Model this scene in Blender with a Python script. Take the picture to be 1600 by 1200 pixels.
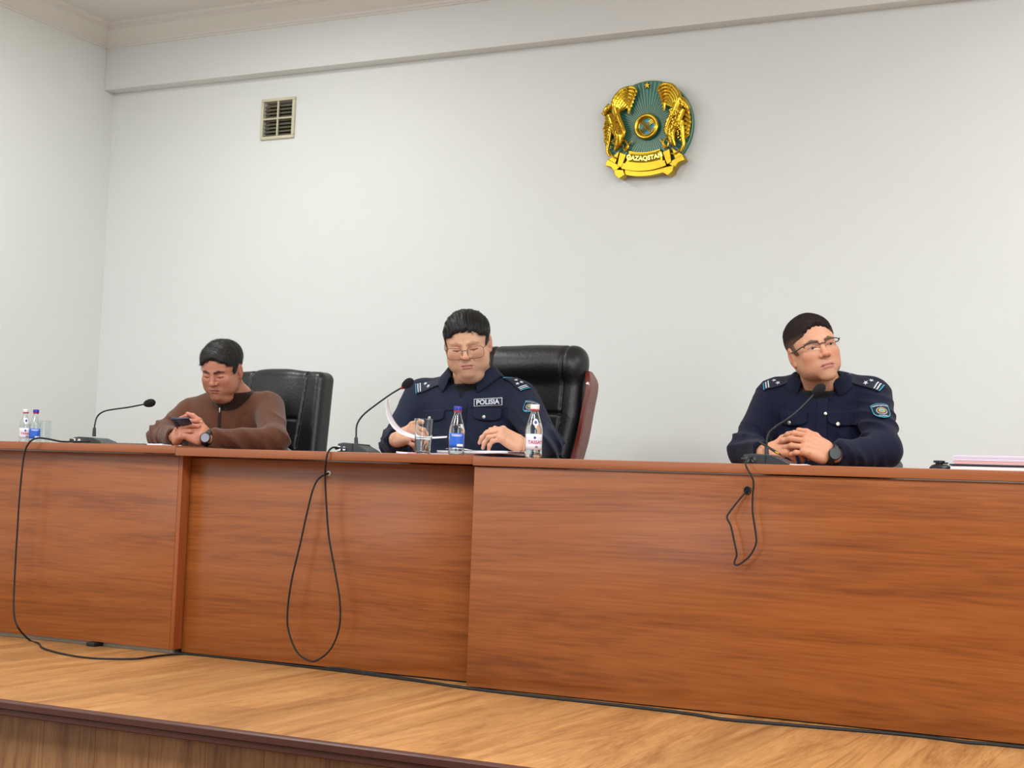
import bpy, bmesh, math, random
import numpy as np
from mathutils import Vector, Matrix
random.seed(7); np.random.seed(7)
scene = bpy.context.scene
COL = scene.collection
for o in list(bpy.data.objects): bpy.data.objects.remove(o)

# ------------------------------------------------------------------ camera
FPX = 2300.0
CAM = np.array([0.0, -4.362, 0.6593])
AX = np.array([[0.89695, 0.44059, 0.03689], [-0.00169, -0.08001, 0.99679], [-0.44213, 0.89413, 0.07102]])  # right, up, forward
cam_data = bpy.data.cameras.new('camera'); cam = bpy.data.objects.new('camera', cam_data); COL.objects.link(cam)
cam_data.sensor_fit = 'HORIZONTAL'; cam_data.sensor_width = 36.0; cam_data.lens = 36.0 * FPX / 1600.0
cam_data.clip_start = 0.05; cam_data.clip_end = 100
m = Matrix.Identity(4)
for i in range(3):
    m[i][0] = AX[0][i]; m[i][1] = AX[1][i]; m[i][2] = -AX[2][i]; m[i][3] = CAM[i]
cam.matrix_world = m
scene.camera = cam
def raydir(px, py): return AX[0] * (px - 800) / FPX - AX[1] * (py - 600) / FPX + AX[2]
def at(px, py, Y):
    "the point of the room at depth Y that the photograph shows at (px, py)"
    d = raydir(px, py); return CAM + d * ((Y - CAM[1]) / d[1])

# ------------------------------------------------------------------ world, lights, exposure
scene.view_settings.view_transform = 'Standard'; scene.view_settings.look = 'None'
scene.view_settings.gamma = 1.0; scene.view_settings.use_curve_mapping = False
scene.view_settings.exposure = 0.44
w = bpy.data.worlds.new('world'); scene.world = w; w.use_nodes = True
bg = w.node_tree.nodes['Background']; bg.inputs[0].default_value = (0.93, 0.97, 1.0, 1); bg.inputs[1].default_value = 0.14
def area(name, loc, target, sx, sy, power, color):
    l = bpy.data.lights.new(name, 'AREA'); l.shape = 'RECTANGLE'; l.size = sx; l.size_y = sy; l.energy = power; l.color = color
    o = bpy.data.objects.new(name, l); COL.objects.link(o); o.location = loc
    o.rotation_euler = (Vector(target) - Vector(loc)).to_track_quat('-Z', 'Y').to_euler(); return o
# ceiling lamps of the hall and over the stage
area('hall_lamp', (-4.3, -2.7, 3.02), (-4.3, -2.6, 0), 1.2, 1.2, 84, (0.96, 0.985, 0.99))
area('hall_lamp', (-1.0, -2.7, 3.02), (-1.0, -2.6, 0), 1.2, 1.2, 84, (0.96, 0.985, 0.99))
area('hall_lamp', (1.6, -2.7, 3.02), (1.4, -2.6, 0), 1.2, 1.2, 84, (0.96, 0.985, 0.99))
area('stage_lamp', (-4.1, 0.35, 3.04), (-4.1, 0.35, 0), 0.6, 0.6, 20, (0.96, 0.985, 0.985))
area('stage_lamp', (0.3, 0.3, 3.02), (0.3, 0.3, 0), 0.6, 0.6, 26, (0.96, 0.985, 0.985))
# daylight from the hall's side windows
area('window_light', (2.9, -4.6, 1.5), (-2.0, 0.4, 1.1), 2.6, 1.7, 58, (0.88, 0.95, 1.0))
area('window_light', (-5.3, -5.4, 1.5), (-2.4, 0.4, 1.1), 2.6, 1.7, 24, (0.88, 0.95, 1.0))

# ------------------------------------------------------------------ material helpers
def lin(c):
    return tuple(((v / 255) / 12.92 if v / 255 <= 0.04045 else ((v / 255 + 0.055) / 1.055) ** 2.4) for v in c) + (1.0,)
def mat(name, rgb, rough=0.6, metal=0.0, bump=0.0, bscale=60, spec=0.5, coat=0.0, var=0.0, vscale=8, sheen=0.0):
    mt = bpy.data.materials.new(name); mt.use_nodes = True; nt = mt.node_tree; b = nt.nodes['Principled BSDF']
    b.inputs['Base Color'].default_value = lin(rgb); b.inputs['Roughness'].default_value = rough; b.inputs['Metallic'].default_value = metal
    b.inputs['Specular IOR Level'].default_value = spec; b.inputs['Coat Weight'].default_value = coat; b.inputs['Sheen Weight'].default_value = sheen
    tc = nt.nodes.new('ShaderNodeTexCoord')
    if var > 0:
        n = nt.nodes.new('ShaderNodeTexNoise'); n.inputs['Scale'].default_value = vscale; n.inputs['Detail'].default_value = 4
        nt.links.new(tc.outputs['Object'], n.inputs['Vector'])
        mx = nt.nodes.new('ShaderNodeMix'); mx.data_type = 'RGBA'
        c = lin(rgb); mx.inputs[6].default_value = tuple(x * (1 - var) for x in c[:3]) + (1,); mx.inputs[7].default_value = tuple(min(1, x * (1 + var)) for x in c[:3]) + (1,)
        nt.links.new(n.outputs['Fac'], mx.inputs[0]); nt.links.new(mx.outputs[2], b.inputs['Base Color'])
    if bump > 0:
        n = nt.nodes.new('ShaderNodeTexNoise'); n.inputs['Scale'].default_value = bscale; n.inputs['Detail'].default_value = 5
        nt.links.new(tc.outputs['Object'], n.inputs['Vector'])
        bp = nt.nodes.new('ShaderNodeBump'); bp.inputs['Strength'].default_value = bump; bp.inputs['Distance'].default_value = 0.004
        nt.links.new(n.outputs['Fac'], bp.inputs['Height']); nt.links.new(bp.outputs['Normal'], b.inputs['Normal'])
    return mt
def glassmat(name, tint=(255, 255, 255), ior=1.45, rough=0.0):
    mt = bpy.data.materials.new(name); mt.use_nodes = True; b = mt.node_tree.nodes['Principled BSDF']
    b.inputs['Base Color'].default_value = lin(tint); b.inputs['Transmission Weight'].default_value = 1.0; b.inputs['IOR'].default_value = ior; b.inputs['Roughness'].default_value = rough
    return mt
def lensmat(name):
    mt = bpy.data.materials.new(name); mt.use_nodes = True; nt = mt.node_tree; out = nt.nodes['Material Output']
    for n in list(nt.nodes):
        if n != out: nt.nodes.remove(n)
    t = nt.nodes.new('ShaderNodeBsdfTransparent'); t.inputs[0].default_value = (0.94, 0.95, 0.95, 1)
    g = nt.nodes.new('ShaderNodeBsdfGlossy'); g.inputs['Roughness'].default_value = 0.02
    mx = nt.nodes.new('ShaderNodeMixShader'); mx.inputs[0].default_value = 0.02
    nt.links.new(t.outputs[0], mx.inputs[1]); nt.links.new(g.outputs[0], mx.inputs[2]); nt.links.new(mx.outputs[0], out.inputs[0]); return mt
def woodmat(name, stops, axis=0, stretch=0.06, scale=9.0, rough=0.35, fine=0.25, planks=None, coat=0.0, spec=0.5, gap=0.35):
    "wood grain running along the object's axis; stops = (dark, mid, light) sRGB"
    mt = bpy.data.materials.new(name); mt.use_nodes = True; nt = mt.node_tree; N = nt.nodes; L = nt.links; b = N['Principled BSDF']
    tc = N.new('ShaderNodeTexCoord'); mp = N.new('ShaderNodeMapping'); s = [1, 1, 1]; s[axis] = stretch; mp.inputs['Scale'].default_value = s
    L.new(tc.outputs['Object'], mp.inputs['Vector'])
    warp = N.new('ShaderNodeTexNoise'); warp.inputs['Scale'].default_value = 2.2; warp.inputs['Detail'].default_value = 2; L.new(mp.outputs[0], warp.inputs['Vector'])
    ad = N.new('ShaderNodeVectorMath'); ad.operation = 'MULTIPLY_ADD'; ad.inputs[1].default_value = (0.35, 0.35, 0.35)
    L.new(warp.outputs['Color'], ad.inputs[0]); L.new(mp.outputs[0], ad.inputs[2])
    n1 = N.new('ShaderNodeTexNoise'); n1.inputs['Scale'].default_value = scale; n1.inputs['Detail'].default_value = 6; n1.inputs['Roughness'].default_value = 0.6; n1.inputs['Distortion'].default_value = 0.6
    L.new(ad.outputs[0], n1.inputs['Vector'])
    n2 = N.new('ShaderNodeTexNoise'); n2.inputs['Scale'].default_value = scale * 9; n2.inputs['Detail'].default_value = 3; L.new(ad.outputs[0], n2.inputs['Vector'])
    mixf = N.new('ShaderNodeMath'); mixf.operation = 'MULTIPLY_ADD'; mixf.inputs[1].default_value = fine
    L.new(n2.outputs['Fac'], mixf.inputs[0])
    mul = N.new('ShaderNodeMath'); mul.operation = 'MULTIPLY'; mul.inputs[1].default_value = 1 - fine; L.new(n1.outputs['Fac'], mul.inputs[0]); L.new(mul.outputs[0], mixf.inputs[2])
    cr = N.new('ShaderNodeValToRGB'); e = cr.color_ramp.elements
    e[0].position = 0.32; e[0].color = lin(stops[0]); e[1].position = 0.70; e[1].color = lin(stops[2]); k = e.new(0.5); k.color = lin(stops[1])
    L.new(mixf.outputs[0], cr.inputs[0]); colout = cr.outputs[0]
    if planks:
        br = N.new('ShaderNodeTexBrick'); br.inputs['Scale'].default_value = 1.0; br.inputs['Brick Width'].default_value = planks[0]; br.inputs['Row Height'].default_value = planks[1]
        br.inputs['Mortar Size'].default_value = 0.0012; br.inputs['Mortar Smooth'].default_value = 0.0; br.offset = 0.37
        br.inputs['Color1'].default_value = (0.90, 0.90, 0.90, 1); br.inputs['Color2'].default_value = (1.08, 1.06, 1.04, 1); br.inputs['Mortar'].default_value = (gap, gap * 0.9, gap * 0.8, 1)
        m2 = N.new('ShaderNodeMapping'); m2.inputs['Rotation'].default_value = planks[2]; L.new(tc.outputs['Object'], m2.inputs['Vector']); L.new(m2.outputs[0], br.inputs['Vector'])
        mm = N.new('ShaderNodeMix'); mm.data_type = 'RGBA'; mm.blend_type = 'MULTIPLY'; mm.inputs[0].default_value = 1.0
        L.new(colout, mm.inputs[6]); L.new(br.outputs['Color'], mm.inputs[7]); colout = mm.outputs[2]
    L.new(colout, b.inputs['Base Color']); b.inputs['Roughness'].default_value = rough; b.inputs['Coat Weight'].default_value = coat; b.inputs['Specular IOR Level'].default_value = spec
    bp = N.new('ShaderNodeBump'); bp.inputs['Strength'].default_value = 0.08; bp.inputs['Distance'].default_value = 0.002; L.new(n2.outputs['Fac'], bp.inputs['Height']); L.new(bp.outputs[0], b.inputs['Normal'])
    return mt
def attrmat(name, rough=0.5, sss=0.0, spec=0.4, bump=0.0, bscale=300):
    mt = bpy.data.materials.new(name); mt.use_nodes = True; nt = mt.node_tree; b = nt.nodes['Principled BSDF']
    a = nt.nodes.new('ShaderNodeAttribute'); a.attribute_name = 'tone'; nt.links.new(a.outputs['Color'], b.inputs['Base Color'])
    b.inputs['Roughness'].default_value = rough; b.inputs['Specular IOR Level'].default_value = spec
    b.inputs['Subsurface Weight'].default_value = sss; b.inputs['Subsurface Radius'].default_value = (0.010, 0.004, 0.002); b.inputs['Subsurface Scale'].default_value = 1.0
    if bump:
        tc = nt.nodes.new('ShaderNodeTexCoord'); n = nt.nodes.new('ShaderNodeTexNoise'); n.inputs['Scale'].default_value = bscale; nt.links.new(tc.outputs['Object'], n.inputs['Vector'])
        bp = nt.nodes.new('ShaderNodeBump'); bp.inputs['Strength'].default_value = bump; bp.inputs['Distance'].default_value = 0.001; nt.links.new(n.outputs['Fac'], bp.inputs['Height']); nt.links.new(bp.outputs[0], b.inputs['Normal'])
    return mt

# ------------------------------------------------------------------ mesh helpers
class MB:
    def __init__(s): s.v = []; s.f = []
    def add(s, v, f):
        b = len(s.v); s.v += [tuple(float(c) for c in p) for p in v]; s.f += [tuple(b + i for i in q) for q in f]; return s
    def box(s, lo, hi, bev=0.0, seg=2, R=None, T=None):
        bm = bmesh.new(); bmesh.ops.create_cube(bm, size=1.0)
        lo = np.array(lo, float); hi = np.array(hi, float); c = (lo + hi) / 2; d = hi - lo
        for v in bm.verts: v.co = Vector((c[0] + v.co.x * d[0], c[1] + v.co.y * d[1], c[2] + v.co.z * d[2]))
        if bev > 0: bmesh.ops.bevel(bm, geom=list(bm.edges), offset=min(bev, d.min() * 0.49), segments=seg, profile=0.5, affect='EDGES')
        vs = np.array([v.co[:] for v in bm.verts])
        if R is not None: vs = vs @ np.array(R).T
        if T is not None: vs = vs + np.array(T)
        s.add(vs, [[v.index for v in f.verts] for f in bm.faces]); bm.free(); return s
    def tube(s, pts, r, n=10, cap=True, closed=False):
        pts = np.array(pts, float); K = len(pts); r = np.full(K, r) if np.isscalar(r) else np.array(r, float)
        t = np.gradient(pts, axis=0) if not closed else np.roll(pts, -1, 0) - np.roll(pts, 1, 0); t /= np.linalg.norm(t, axis=1)[:, None] + 1e-12
        a = np.array([0, 0, 1.0]) if abs(t[0][2]) < 0.9 else np.array([1.0, 0, 0]); nrm = np.cross(t[0], a); nrm /= np.linalg.norm(nrm)
        V = []
        for i in range(K):
            nrm = nrm - t[i] * (nrm @ t[i]); nrm /= np.linalg.norm(nrm) + 1e-12; bn = np.cross(t[i], nrm)
            for j in range(n):
                an = 2 * math.pi * j / n; V.append(pts[i] + r[i] * (math.cos(an) * nrm + math.sin(an) * bn))
        Fc = []
        for i in range(K if closed else K - 1):
            for j in range(n):
                i2 = (i + 1) % K; Fc.append((i * n + j, i * n + (j + 1) % n, i2 * n + (j + 1) % n, i2 * n + j))
        if cap and not closed: Fc.append(tuple(range(n))[::-1]); Fc.append(tuple((K - 1) * n + j for j in range(n)))
        return s.add(V, Fc)
    def lathe(s, prof, c=(0, 0, 0), n=40, close=False):
        V = []; Fc = []; K = len(prof)
        for (r, z) in prof:
            for j in range(n):
                an = 2 * math.pi * j / n; V.append((c[0] + r * math.cos(an), c[1] + r * math.sin(an), c[2] + z))
        for i in range(K - 1 if not close else K):
            i2 = (i + 1) % K
            for j in range(n): Fc.append((i * n + j, i * n + (j + 1) % n, i2 * n + (j + 1) % n, i2 * n + j))
        return s.add(V, Fc)
    def prism(s, poly, d, o=(0, 0, 0), ux=(1, 0, 0), uy=(0, 0, 1)):
        "polygon in the plane (ux, uy) pushed by the vector d"
        o = np.array(o, float); ux = np.array(ux, float); uy = np.array(uy, float); d = np.array(d, float); n = len(poly)
        V = [o + ux * a + uy * b for a, b in poly]; V += [p + d for p in V]
        Fc = [tuple(range(n)), tuple(range(2 * n - 1, n - 1, -1))] + [(i, i + n, (i + 1) % n + n, (i + 1) % n) for i in range(n)]
        return s.add(V, Fc)
    def grid(s, P):
        P = np.array(P); a, b = P.shape[:2]
        return s.add(P.reshape(-1, 3), [(i * b + j, i * b + j + 1, (i + 1) * b + j + 1, (i + 1) * b + j) for i in range(a - 1) for j in range(b - 1)])
    def build(s, name, material, parent=None, smooth=True, mods=(), kind=None, angle=40):
        me = bpy.data.meshes.new(name); me.from_pydata(s.v, [], s.f); me.update()
        bm = bmesh.new(); bm.from_mesh(me); bmesh.ops.recalc_face_normals(bm, faces=bm.faces); bm.to_mesh(me); bm.free()
        o = bpy.data.objects.new(name, me); COL.objects.link(o)
        for mt in (material if isinstance(material, (list, tuple)) else [material]): me.materials.append(mt)
        if smooth:
            for p in me.polygons: p.use_smooth = True
            me.set_sharp_from_angle(angle=math.radians(angle))
        for mo in mods:
            mm = o.modifiers.new(mo[0], mo[0])
            for k, v in mo[1].items(): setattr(mm, k, v)
        if kind: o['kind'] = kind
        if parent is not None: o.parent = parent; o.matrix_parent_inverse = Matrix.Translation(parent.location).inverted()
        return o
def thing(name, label, cat, loc, group=None):
    o = bpy.data.objects.new(name, None); COL.objects.link(o); o.location = tuple(float(c) for c in loc); o.empty_display_size = 0.1
    o['label'] = label; o['category'] = cat
    if group: o['group'] = group
    return o
def tag(o, label, cat, group=None):
    o['label'] = label; o['category'] = cat
    if group: o['group'] = group
    return o
def smooth_path(pts, n=60, closed=False):
    P = np.array(pts, float); K = len(P); out = []
    segs = K if closed else K - 1; per = max(2, n // segs)
    g = (lambda i: P[i % K]) if closed else (lambda i: P[min(max(i, 0), K - 1)])
    for i in range(segs):
        a, b, c, d = g(i - 1), g(i), g(i + 1), g(i + 2)
        for k in range(per):
            t = k / per; out.append(0.5 * ((2 * b) + (-a + c) * t + (2 * a - 5 * b + 4 * c - d) * t * t + (-a + 3 * b - 3 * c + d) * t ** 3))
    if not closed: out.append(P[-1])
    return np.array(out)
def text_mesh(txt, size=1.0, bold=0.0, extrude=0.0, space=1.0, shear=0.0):
    "verts (x, y centred) and faces of a line of lettering"
    cu = bpy.data.curves.new('lettering', 'FONT'); cu.body = txt; cu.size = size; cu.offset = bold; cu.extrude = extrude; cu.space_character = space; cu.shear = shear
    cu.resolution_u = 3
    ob = bpy.data.objects.new('lettering', cu); COL.objects.link(ob); dg = bpy.context.evaluated_depsgraph_get(); dg.update()
    me = bpy.data.meshes.new_from_object(ob.evaluated_get(dg)); V = np.array([v.co[:] for v in me.vertices]); Fc = [tuple(p.vertices) for p in me.polygons]
    bpy.data.objects.remove(ob); bpy.data.curves.remove(cu); bpy.data.meshes.remove(me)
    c = (V.min(0) + V.max(0)) / 2; V[:, :2] -= c[:2]; return V, Fc

# ------------------------------------------------------------------ implicit shapes turned into meshes
def nrm(v): v = np.array(v, float); return v / (np.linalg.norm(v) + 1e-12)
def smin(a, b, k):
    h = np.clip(0.5 + 0.5 * (b - a) / k, 0, 1); return b * (1 - h) + a * h - k * h * (1 - h)
def smax(a, b, k): return -smin(-a, -b, k)
def sd_ell(p, c, r):
    q = p - np.array(c); r = np.array(r, float); k0 = np.linalg.norm(q / r, axis=1); k1 = np.linalg.norm(q / (r * r), axis=1); return k0 * (k0 - 1) / (k1 + 1e-9)
def sd_sph(p, c, r): return np.linalg.norm(p - np.array(c), axis=1) - r
def sd_cap(p, a, b, r1, r2=None, par=False):
    a = np.array(a, float); b = np.array(b, float); r2 = r1 if r2 is None else r2; ab = b - a
    t = np.clip((p - a) @ ab / (ab @ ab), 0, 1); d = np.linalg.norm(p - a - t[:, None] * ab, axis=1) - (r1 + t * (r2 - r1))
    return (d, t) if par else d
def sd_box(p, c, hd, r, R=None):
    q = p - np.array(c)
    if R is not None: q = q @ np.array(R)            # columns of R = box axes
    q = np.abs(q) - (np.array(hd) - r); return np.linalg.norm(np.maximum(q, 0), axis=1) + np.minimum(q.max(1), 0) - r
_rs = np.random.RandomState(3); _D = _rs.normal(size=(60, 3)); _D /= np.linalg.norm(_D, axis=1)[:, None]; _P = _rs.uniform(0, 6.28, 60)
def wob(p, freq, seed=0, n=5):
    s = np.zeros(len(p))
    for i in range(n):
        j = (seed * 7 + i) % 60; s += np.sin((p @ _D[j]) * freq * (0.7 + 0.25 * i) + _P[j])
    return s / n
def net(f, lo, hi, h, B=8):
    lo = np.array(lo, float); hi = np.array(hi, float); nb = np.ceil((hi - lo) / (h * B)).astype(int); n = nb * B
    bc = np.stack(np.meshgrid(*[np.arange(k) for k in nb], indexing='ij'), -1).reshape(-1, 3)
    ctr = lo + (bc + 0.5) * B * h; d = f(ctr); G = np.repeat(np.repeat(np.repeat(np.where(d < 0, -1, 1).reshape(nb).astype(np.float32), B, 0), B, 1), B, 2)
    act = bc[np.abs(d) < 0.87 * B * h * 1.7 + 0.008]
    off = np.stack(np.meshgrid(*[np.arange(B)] * 3, indexing='ij'), -1).reshape(-1, 3)
    for s in range(0, len(act), 400):
        idx = (act[s:s + 400, None, :] * B + off[None]).reshape(-1, 3)
        G[idx[:, 0], idx[:, 1], idx[:, 2]] = np.clip(f(lo + idx * h), -1, 1)
    S = G < 0; cnt = np.zeros([k - 1 for k in n], np.int8)
    for i in (0, 1):
        for j in (0, 1):
            for k in (0, 1): cnt += S[i:n[0] - 1 + i, j:n[1] - 1 + j, k:n[2] - 1 + k]
    cells = np.argwhere((cnt > 0) & (cnt < 8)); vid = -np.ones(cnt.shape, np.int64); vid[tuple(cells.T)] = np.arange(len(cells))
    acc = np.zeros((len(cells), 3)); w = np.zeros(len(cells)); cor = [np.array((i, j, k)) for i in (0, 1) for j in (0, 1) for k in (0, 1)]
    for a in range(8):
        for b in range(a + 1, 8):
            if np.abs(cor[a] - cor[b]).sum() != 1: continue
            A = cells + cor[a]; Bc = cells + cor[b]; ga = G[tuple(A.T)]; gb = G[tuple(Bc.T)]; x = (ga < 0) != (gb < 0)
            t = np.where(x, ga / (ga - gb + 1e-12), 0); pt = A + (Bc - A) * t[:, None]; acc[x] += pt[x]; w += x
    V = lo + acc / w[:, None] * h
    Fs = []
    for ax in range(3):
        u, v = (ax + 1) % 3, (ax + 2) % 3
        sl = [slice(None)] * 3; s0 = list(sl); s1 = list(sl); s0[ax] = slice(0, n[ax] - 1); s1[ax] = slice(1, n[ax])
        a = S[tuple(s0)]; b = S[tuple(s1)]; e = np.argwhere(a != b); e = e[(e[:, u] > 0) & (e[:, v] > 0) & (e[:, u] < n[u] - 1) & (e[:, v] < n[v] - 1)]
        du = np.zeros(3, int); du[u] = 1; dv = np.zeros(3, int); dv[v] = 1
        q = np.stack([vid[tuple((e - du - dv).T)], vid[tuple((e - dv).T)], vid[tuple(e.T)], vid[tuple((e - du).T)]], 1)
        fl = ~a[tuple(e.T)]; q[fl] = q[fl][:, ::-1]; Fs.append(q)
    return V, np.concatenate(Fs)
def net_object(name, parts, material, parent=None, tones=None):
    "one mesh object from several (V, F) nets; tones = per-vertex colours"
    nv = 0; VV = []; FF = []
    for V, Fc in parts: VV.append(V); FF.append(np.array(Fc) + nv); nv += len(V)
    V = np.concatenate(VV); Fc = np.concatenate(FF); me = bpy.data.meshes.new(name)
    me.vertices.add(len(V)); me.vertices.foreach_set('co', V.astype(np.float32).ravel())
    me.loops.add(Fc.size); me.loops.foreach_set('vertex_index', Fc.ravel().astype(np.int32))
    me.polygons.add(len(Fc)); me.polygons.foreach_set('loop_start', np.arange(0, Fc.size, 4, dtype=np.int32)); me.polygons.foreach_set('use_smooth', np.ones(len(Fc), bool))
    me.update(calc_edges=True); me.validate()
    if tones is not None:
        a = me.color_attributes.new('tone', 'FLOAT_COLOR', 'POINT'); c = np.ones((len(V), 4), np.float32); c[:, :3] = np.concatenate(tones); a.data.foreach_set('color', c.ravel())
    me.materials.append(material); o = bpy.data.objects.new(name, me); COL.objects.link(o)
    if parent is not None: o.parent = parent; o.matrix_parent_inverse = Matrix.Translation(parent.location).inverted()
    return o
def march(f, o, d, tmax=8.0, t=0.0):
    "first point of the implicit shape along a direction"
    o = np.array(o, float); d = nrm(d)
    for _ in range(160):
        q = float(f((o + d * t)[None])[0])
        if q < 0.0004: return o + d * t
        t += q * 0.7
        if t > tmax: return None
    return o + d * t
def hit(f, px, py): return march(f, CAM, raydir(px, py), 9.0, 3.6)
def grad(f, p, e=0.004):
    P = np.array([p] * 6); P += np.array([[e, 0, 0], [-e, 0, 0], [0, e, 0], [0, -e, 0], [0, 0, e], [0, 0, -e]]); v = f(P); return nrm([v[0] - v[1], v[2] - v[3], v[4] - v[5]])
def drape(V2, f, c, t1, t2, n, lift):
    "lay flat outline points (a, b, height) on the implicit surface around c"
    out = []
    for q in V2:
        s = c + t1 * q[0] + t2 * q[1]; h_ = march(f, s + n * 0.06, -n, 0.2)
        if h_ is None: h_ = s
        out.append(h_ + n * (lift + (q[2] if len(q) > 2 else 0)))
    return np.array(out)
#PART2
# ------------------------------------------------------------------ materials
def wallmat(name, rgb):
    mt = mat(name, rgb, 0.75, var=0.03, vscale=1.5, spec=0.25); nt = mt.node_tree; b = nt.nodes['Principled BSDF']; tc = nt.nodes['Texture Coordinate']
    n = nt.nodes.new('ShaderNodeTexNoise'); n.inputs['Scale'].default_value = 3.0; n.inputs['Detail'].default_value = 9; nt.links.new(tc.outputs['Object'], n.inputs['Vector'])
    v = nt.nodes.new('ShaderNodeTexVoronoi'); v.feature = 'DISTANCE_TO_EDGE'; v.inputs['Scale'].default_value = 2.1; wn = nt.nodes.new('ShaderNodeTexNoise'); wn.inputs['Scale'].default_value = 5; wn.inputs['Detail'].default_value = 6
    nt.links.new(tc.outputs['Object'], wn.inputs['Vector']); ad = nt.nodes.new('ShaderNodeVectorMath'); ad.operation = 'ADD'; nt.links.new(tc.outputs['Object'], ad.inputs[0]); nt.links.new(wn.outputs['Color'], ad.inputs[1]); nt.links.new(ad.outputs[0], v.inputs['Vector'])
    mr = nt.nodes.new('ShaderNodeMapRange'); mr.inputs[1].default_value = 0.0; mr.inputs[2].default_value = 0.006; mr.inputs[3].default_value = 0.82; mr.inputs[4].default_value = 1.0; nt.links.new(v.outputs[0], mr.inputs[0])
    sm = nt.nodes.new('ShaderNodeMath'); sm.operation = 'ADD'; nt.links.new(n.outputs['Fac'], sm.inputs[0]); nt.links.new(mr.outputs[0], sm.inputs[1])
    bp = nt.nodes.new('ShaderNodeBump'); bp.inputs['Strength'].default_value = 0.35; bp.inputs['Distance'].default_value = 0.006; nt.links.new(sm.outputs[0], bp.inputs['Height']); nt.links.new(bp.outputs[0], b.inputs['Normal'])
    return mt
M_wall = wallmat('white_wall_paint', (226, 229, 226)); M_ceil = mat('ceiling_paint', (226, 224, 220), 0.8, bump=0.1, bscale=20); M_crown = mat('crown_paint', (226, 224, 218), 0.6)
M_desk = woodmat('cherry_laminate', ((110, 57, 22), (140, 77, 32), (158, 93, 43)), axis=0, stretch=0.055, scale=13.0, rough=0.27, fine=0.42, spec=0.55)
M_desktop = woodmat('cherry_laminate_top', ((132, 74, 42), (148, 86, 50), (160, 98, 60)), axis=0, stretch=0.05, scale=8.0, rough=0.3, fine=0.3)
M_deskside = woodmat('cherry_laminate_upright', ((124, 60, 25), (146, 76, 34), (158, 86, 42)), axis=2, stretch=0.08, scale=7.0, rough=0.35, fine=0.3)
M_floor = woodmat('oak_laminate_floor', ((134, 90, 50), (172, 124, 74), (196, 150, 96)), axis=1, stretch=0.10, scale=15.0, rough=0.38, fine=0.35, planks=(1.3, 0.19, (0, 0, math.radians(90))), gap=0.75)
M_stage = woodmat('oak_laminate_stage_front', ((110, 76, 46), (150, 108, 68), (176, 132, 88)), axis=2, stretch=0.07, scale=13.0, rough=0.45, fine=0.4, planks=(3.0, 0.19, (math.radians(90), 0, math.radians(90))), gap=0.5)
M_trim = mat('dark_brown_edge_trim', (74, 40, 32), 0.38, var=0.2, vscale=12)
M_halffloor = woodmat('hall_floor', ((90, 60, 40), (120, 84, 58), (140, 100, 70)), axis=1, rough=0.4)
M_strip = mat('grey_plinth_strip', (196, 186, 168), 0.7, var=0.15, vscale=20)
M_black = mat('black_plastic', (22, 23, 25), 0.42, bump=0.05, bscale=200); M_cable = mat('black_cable_rubber', (10, 10, 11), 0.65); M_greycable = mat('grey_cable_rubber', (92, 90, 90), 0.5)
M_foam = mat('black_foam', (12, 12, 14), 0.95, bump=0.8, bscale=700); M_metal = mat('steel', (200, 200, 200), 0.25, 1.0); M_chrome = mat('chrome', (225, 225, 225), 0.12, 1.0)

# ------------------------------------------------------------------ the room
XL = -5.56; YB = 1.8; ZC = 3.09; XR = 3.2; YF = -7.5; ZH = -0.70
struct = lambda mb, name, mt, **k: mb.build(name, mt, kind='structure', **k)
bk = MB()                                                    # back wall with a rectangular hole for the air vent
vx0, vx1, vz0, vz1 = -4.540, -4.356, 2.428, 2.615
for lo, hi in (((XL, YB, -0.1), (vx0, YB + 0.2, 3.3)), ((vx1, YB, -0.1), (XR, YB + 0.2, 3.3)), ((vx0, YB, -0.1), (vx1, YB + 0.2, vz0)), ((vx0, YB, vz1), (vx1, YB + 0.2, 3.3))): bk.box(lo, hi)
struct(bk, 'wall_back', M_wall, smooth=False)
struct(MB().box((XL - 0.2, YF, ZH), (XL, YB + 0.2, 3.3)), 'wall_left', M_wall, smooth=False)
struct(MB().box((XR, YF, ZH), (XR + 0.2, YB + 0.2, 3.3)), 'wall_right', M_wall, smooth=False)
struct(MB().box((XL, YF, ZC), (XR, YB, ZC + 0.2)), 'ceiling', M_ceil, smooth=False)
struct(MB().box((XL, YB - 0.078, 2.748), (XR, YB, ZC), 0.004), 'trim_1', M_wall)     # boxed beam along the back wall
prof = [(0, 0.112), (0, 0.0), (0.006, 0.0), (0.010, 0.008), (0.016, 0.010), (0.016, 0.022), (0.024, 0.030), (0.034, 0.036), (0.046, 0.050), (0.058, 0.070), (0.066, 0.080), (0.078, 0.083), (0.078, 0.094), (0.092, 0.098), (0.098, 0.112)]
P3 = [(a, b) for a, b in prof]
struct(MB().prism(P3, (XR - XL, 0, 0), (XL, YB - 0.078, ZC - 0.112), (0, -1, 0), (0, 0, 1)), 'trim_2', M_crown, angle=25)
struct(MB().prism(P3, (0, YB - YF, 0), (XL, YF, ZC - 0.112), (1, 0, 0), (0, 0, 1)), 'trim_3', M_crown, angle=25)
struct(MB().box((XL, -1.165, -0.03), (XR, YB, 0.0)), "floor", M_floor, smooth=False)
struct(MB().box((XL, -1.13, ZH), (XR, -1.11, -0.03)), 'stage_front', M_stage, smooth=False)
struct(MB().prism([(0, 0.003), (-0.030, 0.003), (-0.034, 0), (-0.034, -0.016), (-0.029, -0.020), (-0.029, -0.034), (-0.024, -0.037), (0, -0.037)], (XR - XL, 0, 0), (XL, -1.15, 0), (0, 1, 0), (0, 0, 1)), 'trim_4', M_trim)
struct(MB().box((XL, YF, ZH - 0.1), (XR, -1.13, ZH)), 'hall_floor', M_halffloor, smooth=False)

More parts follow.
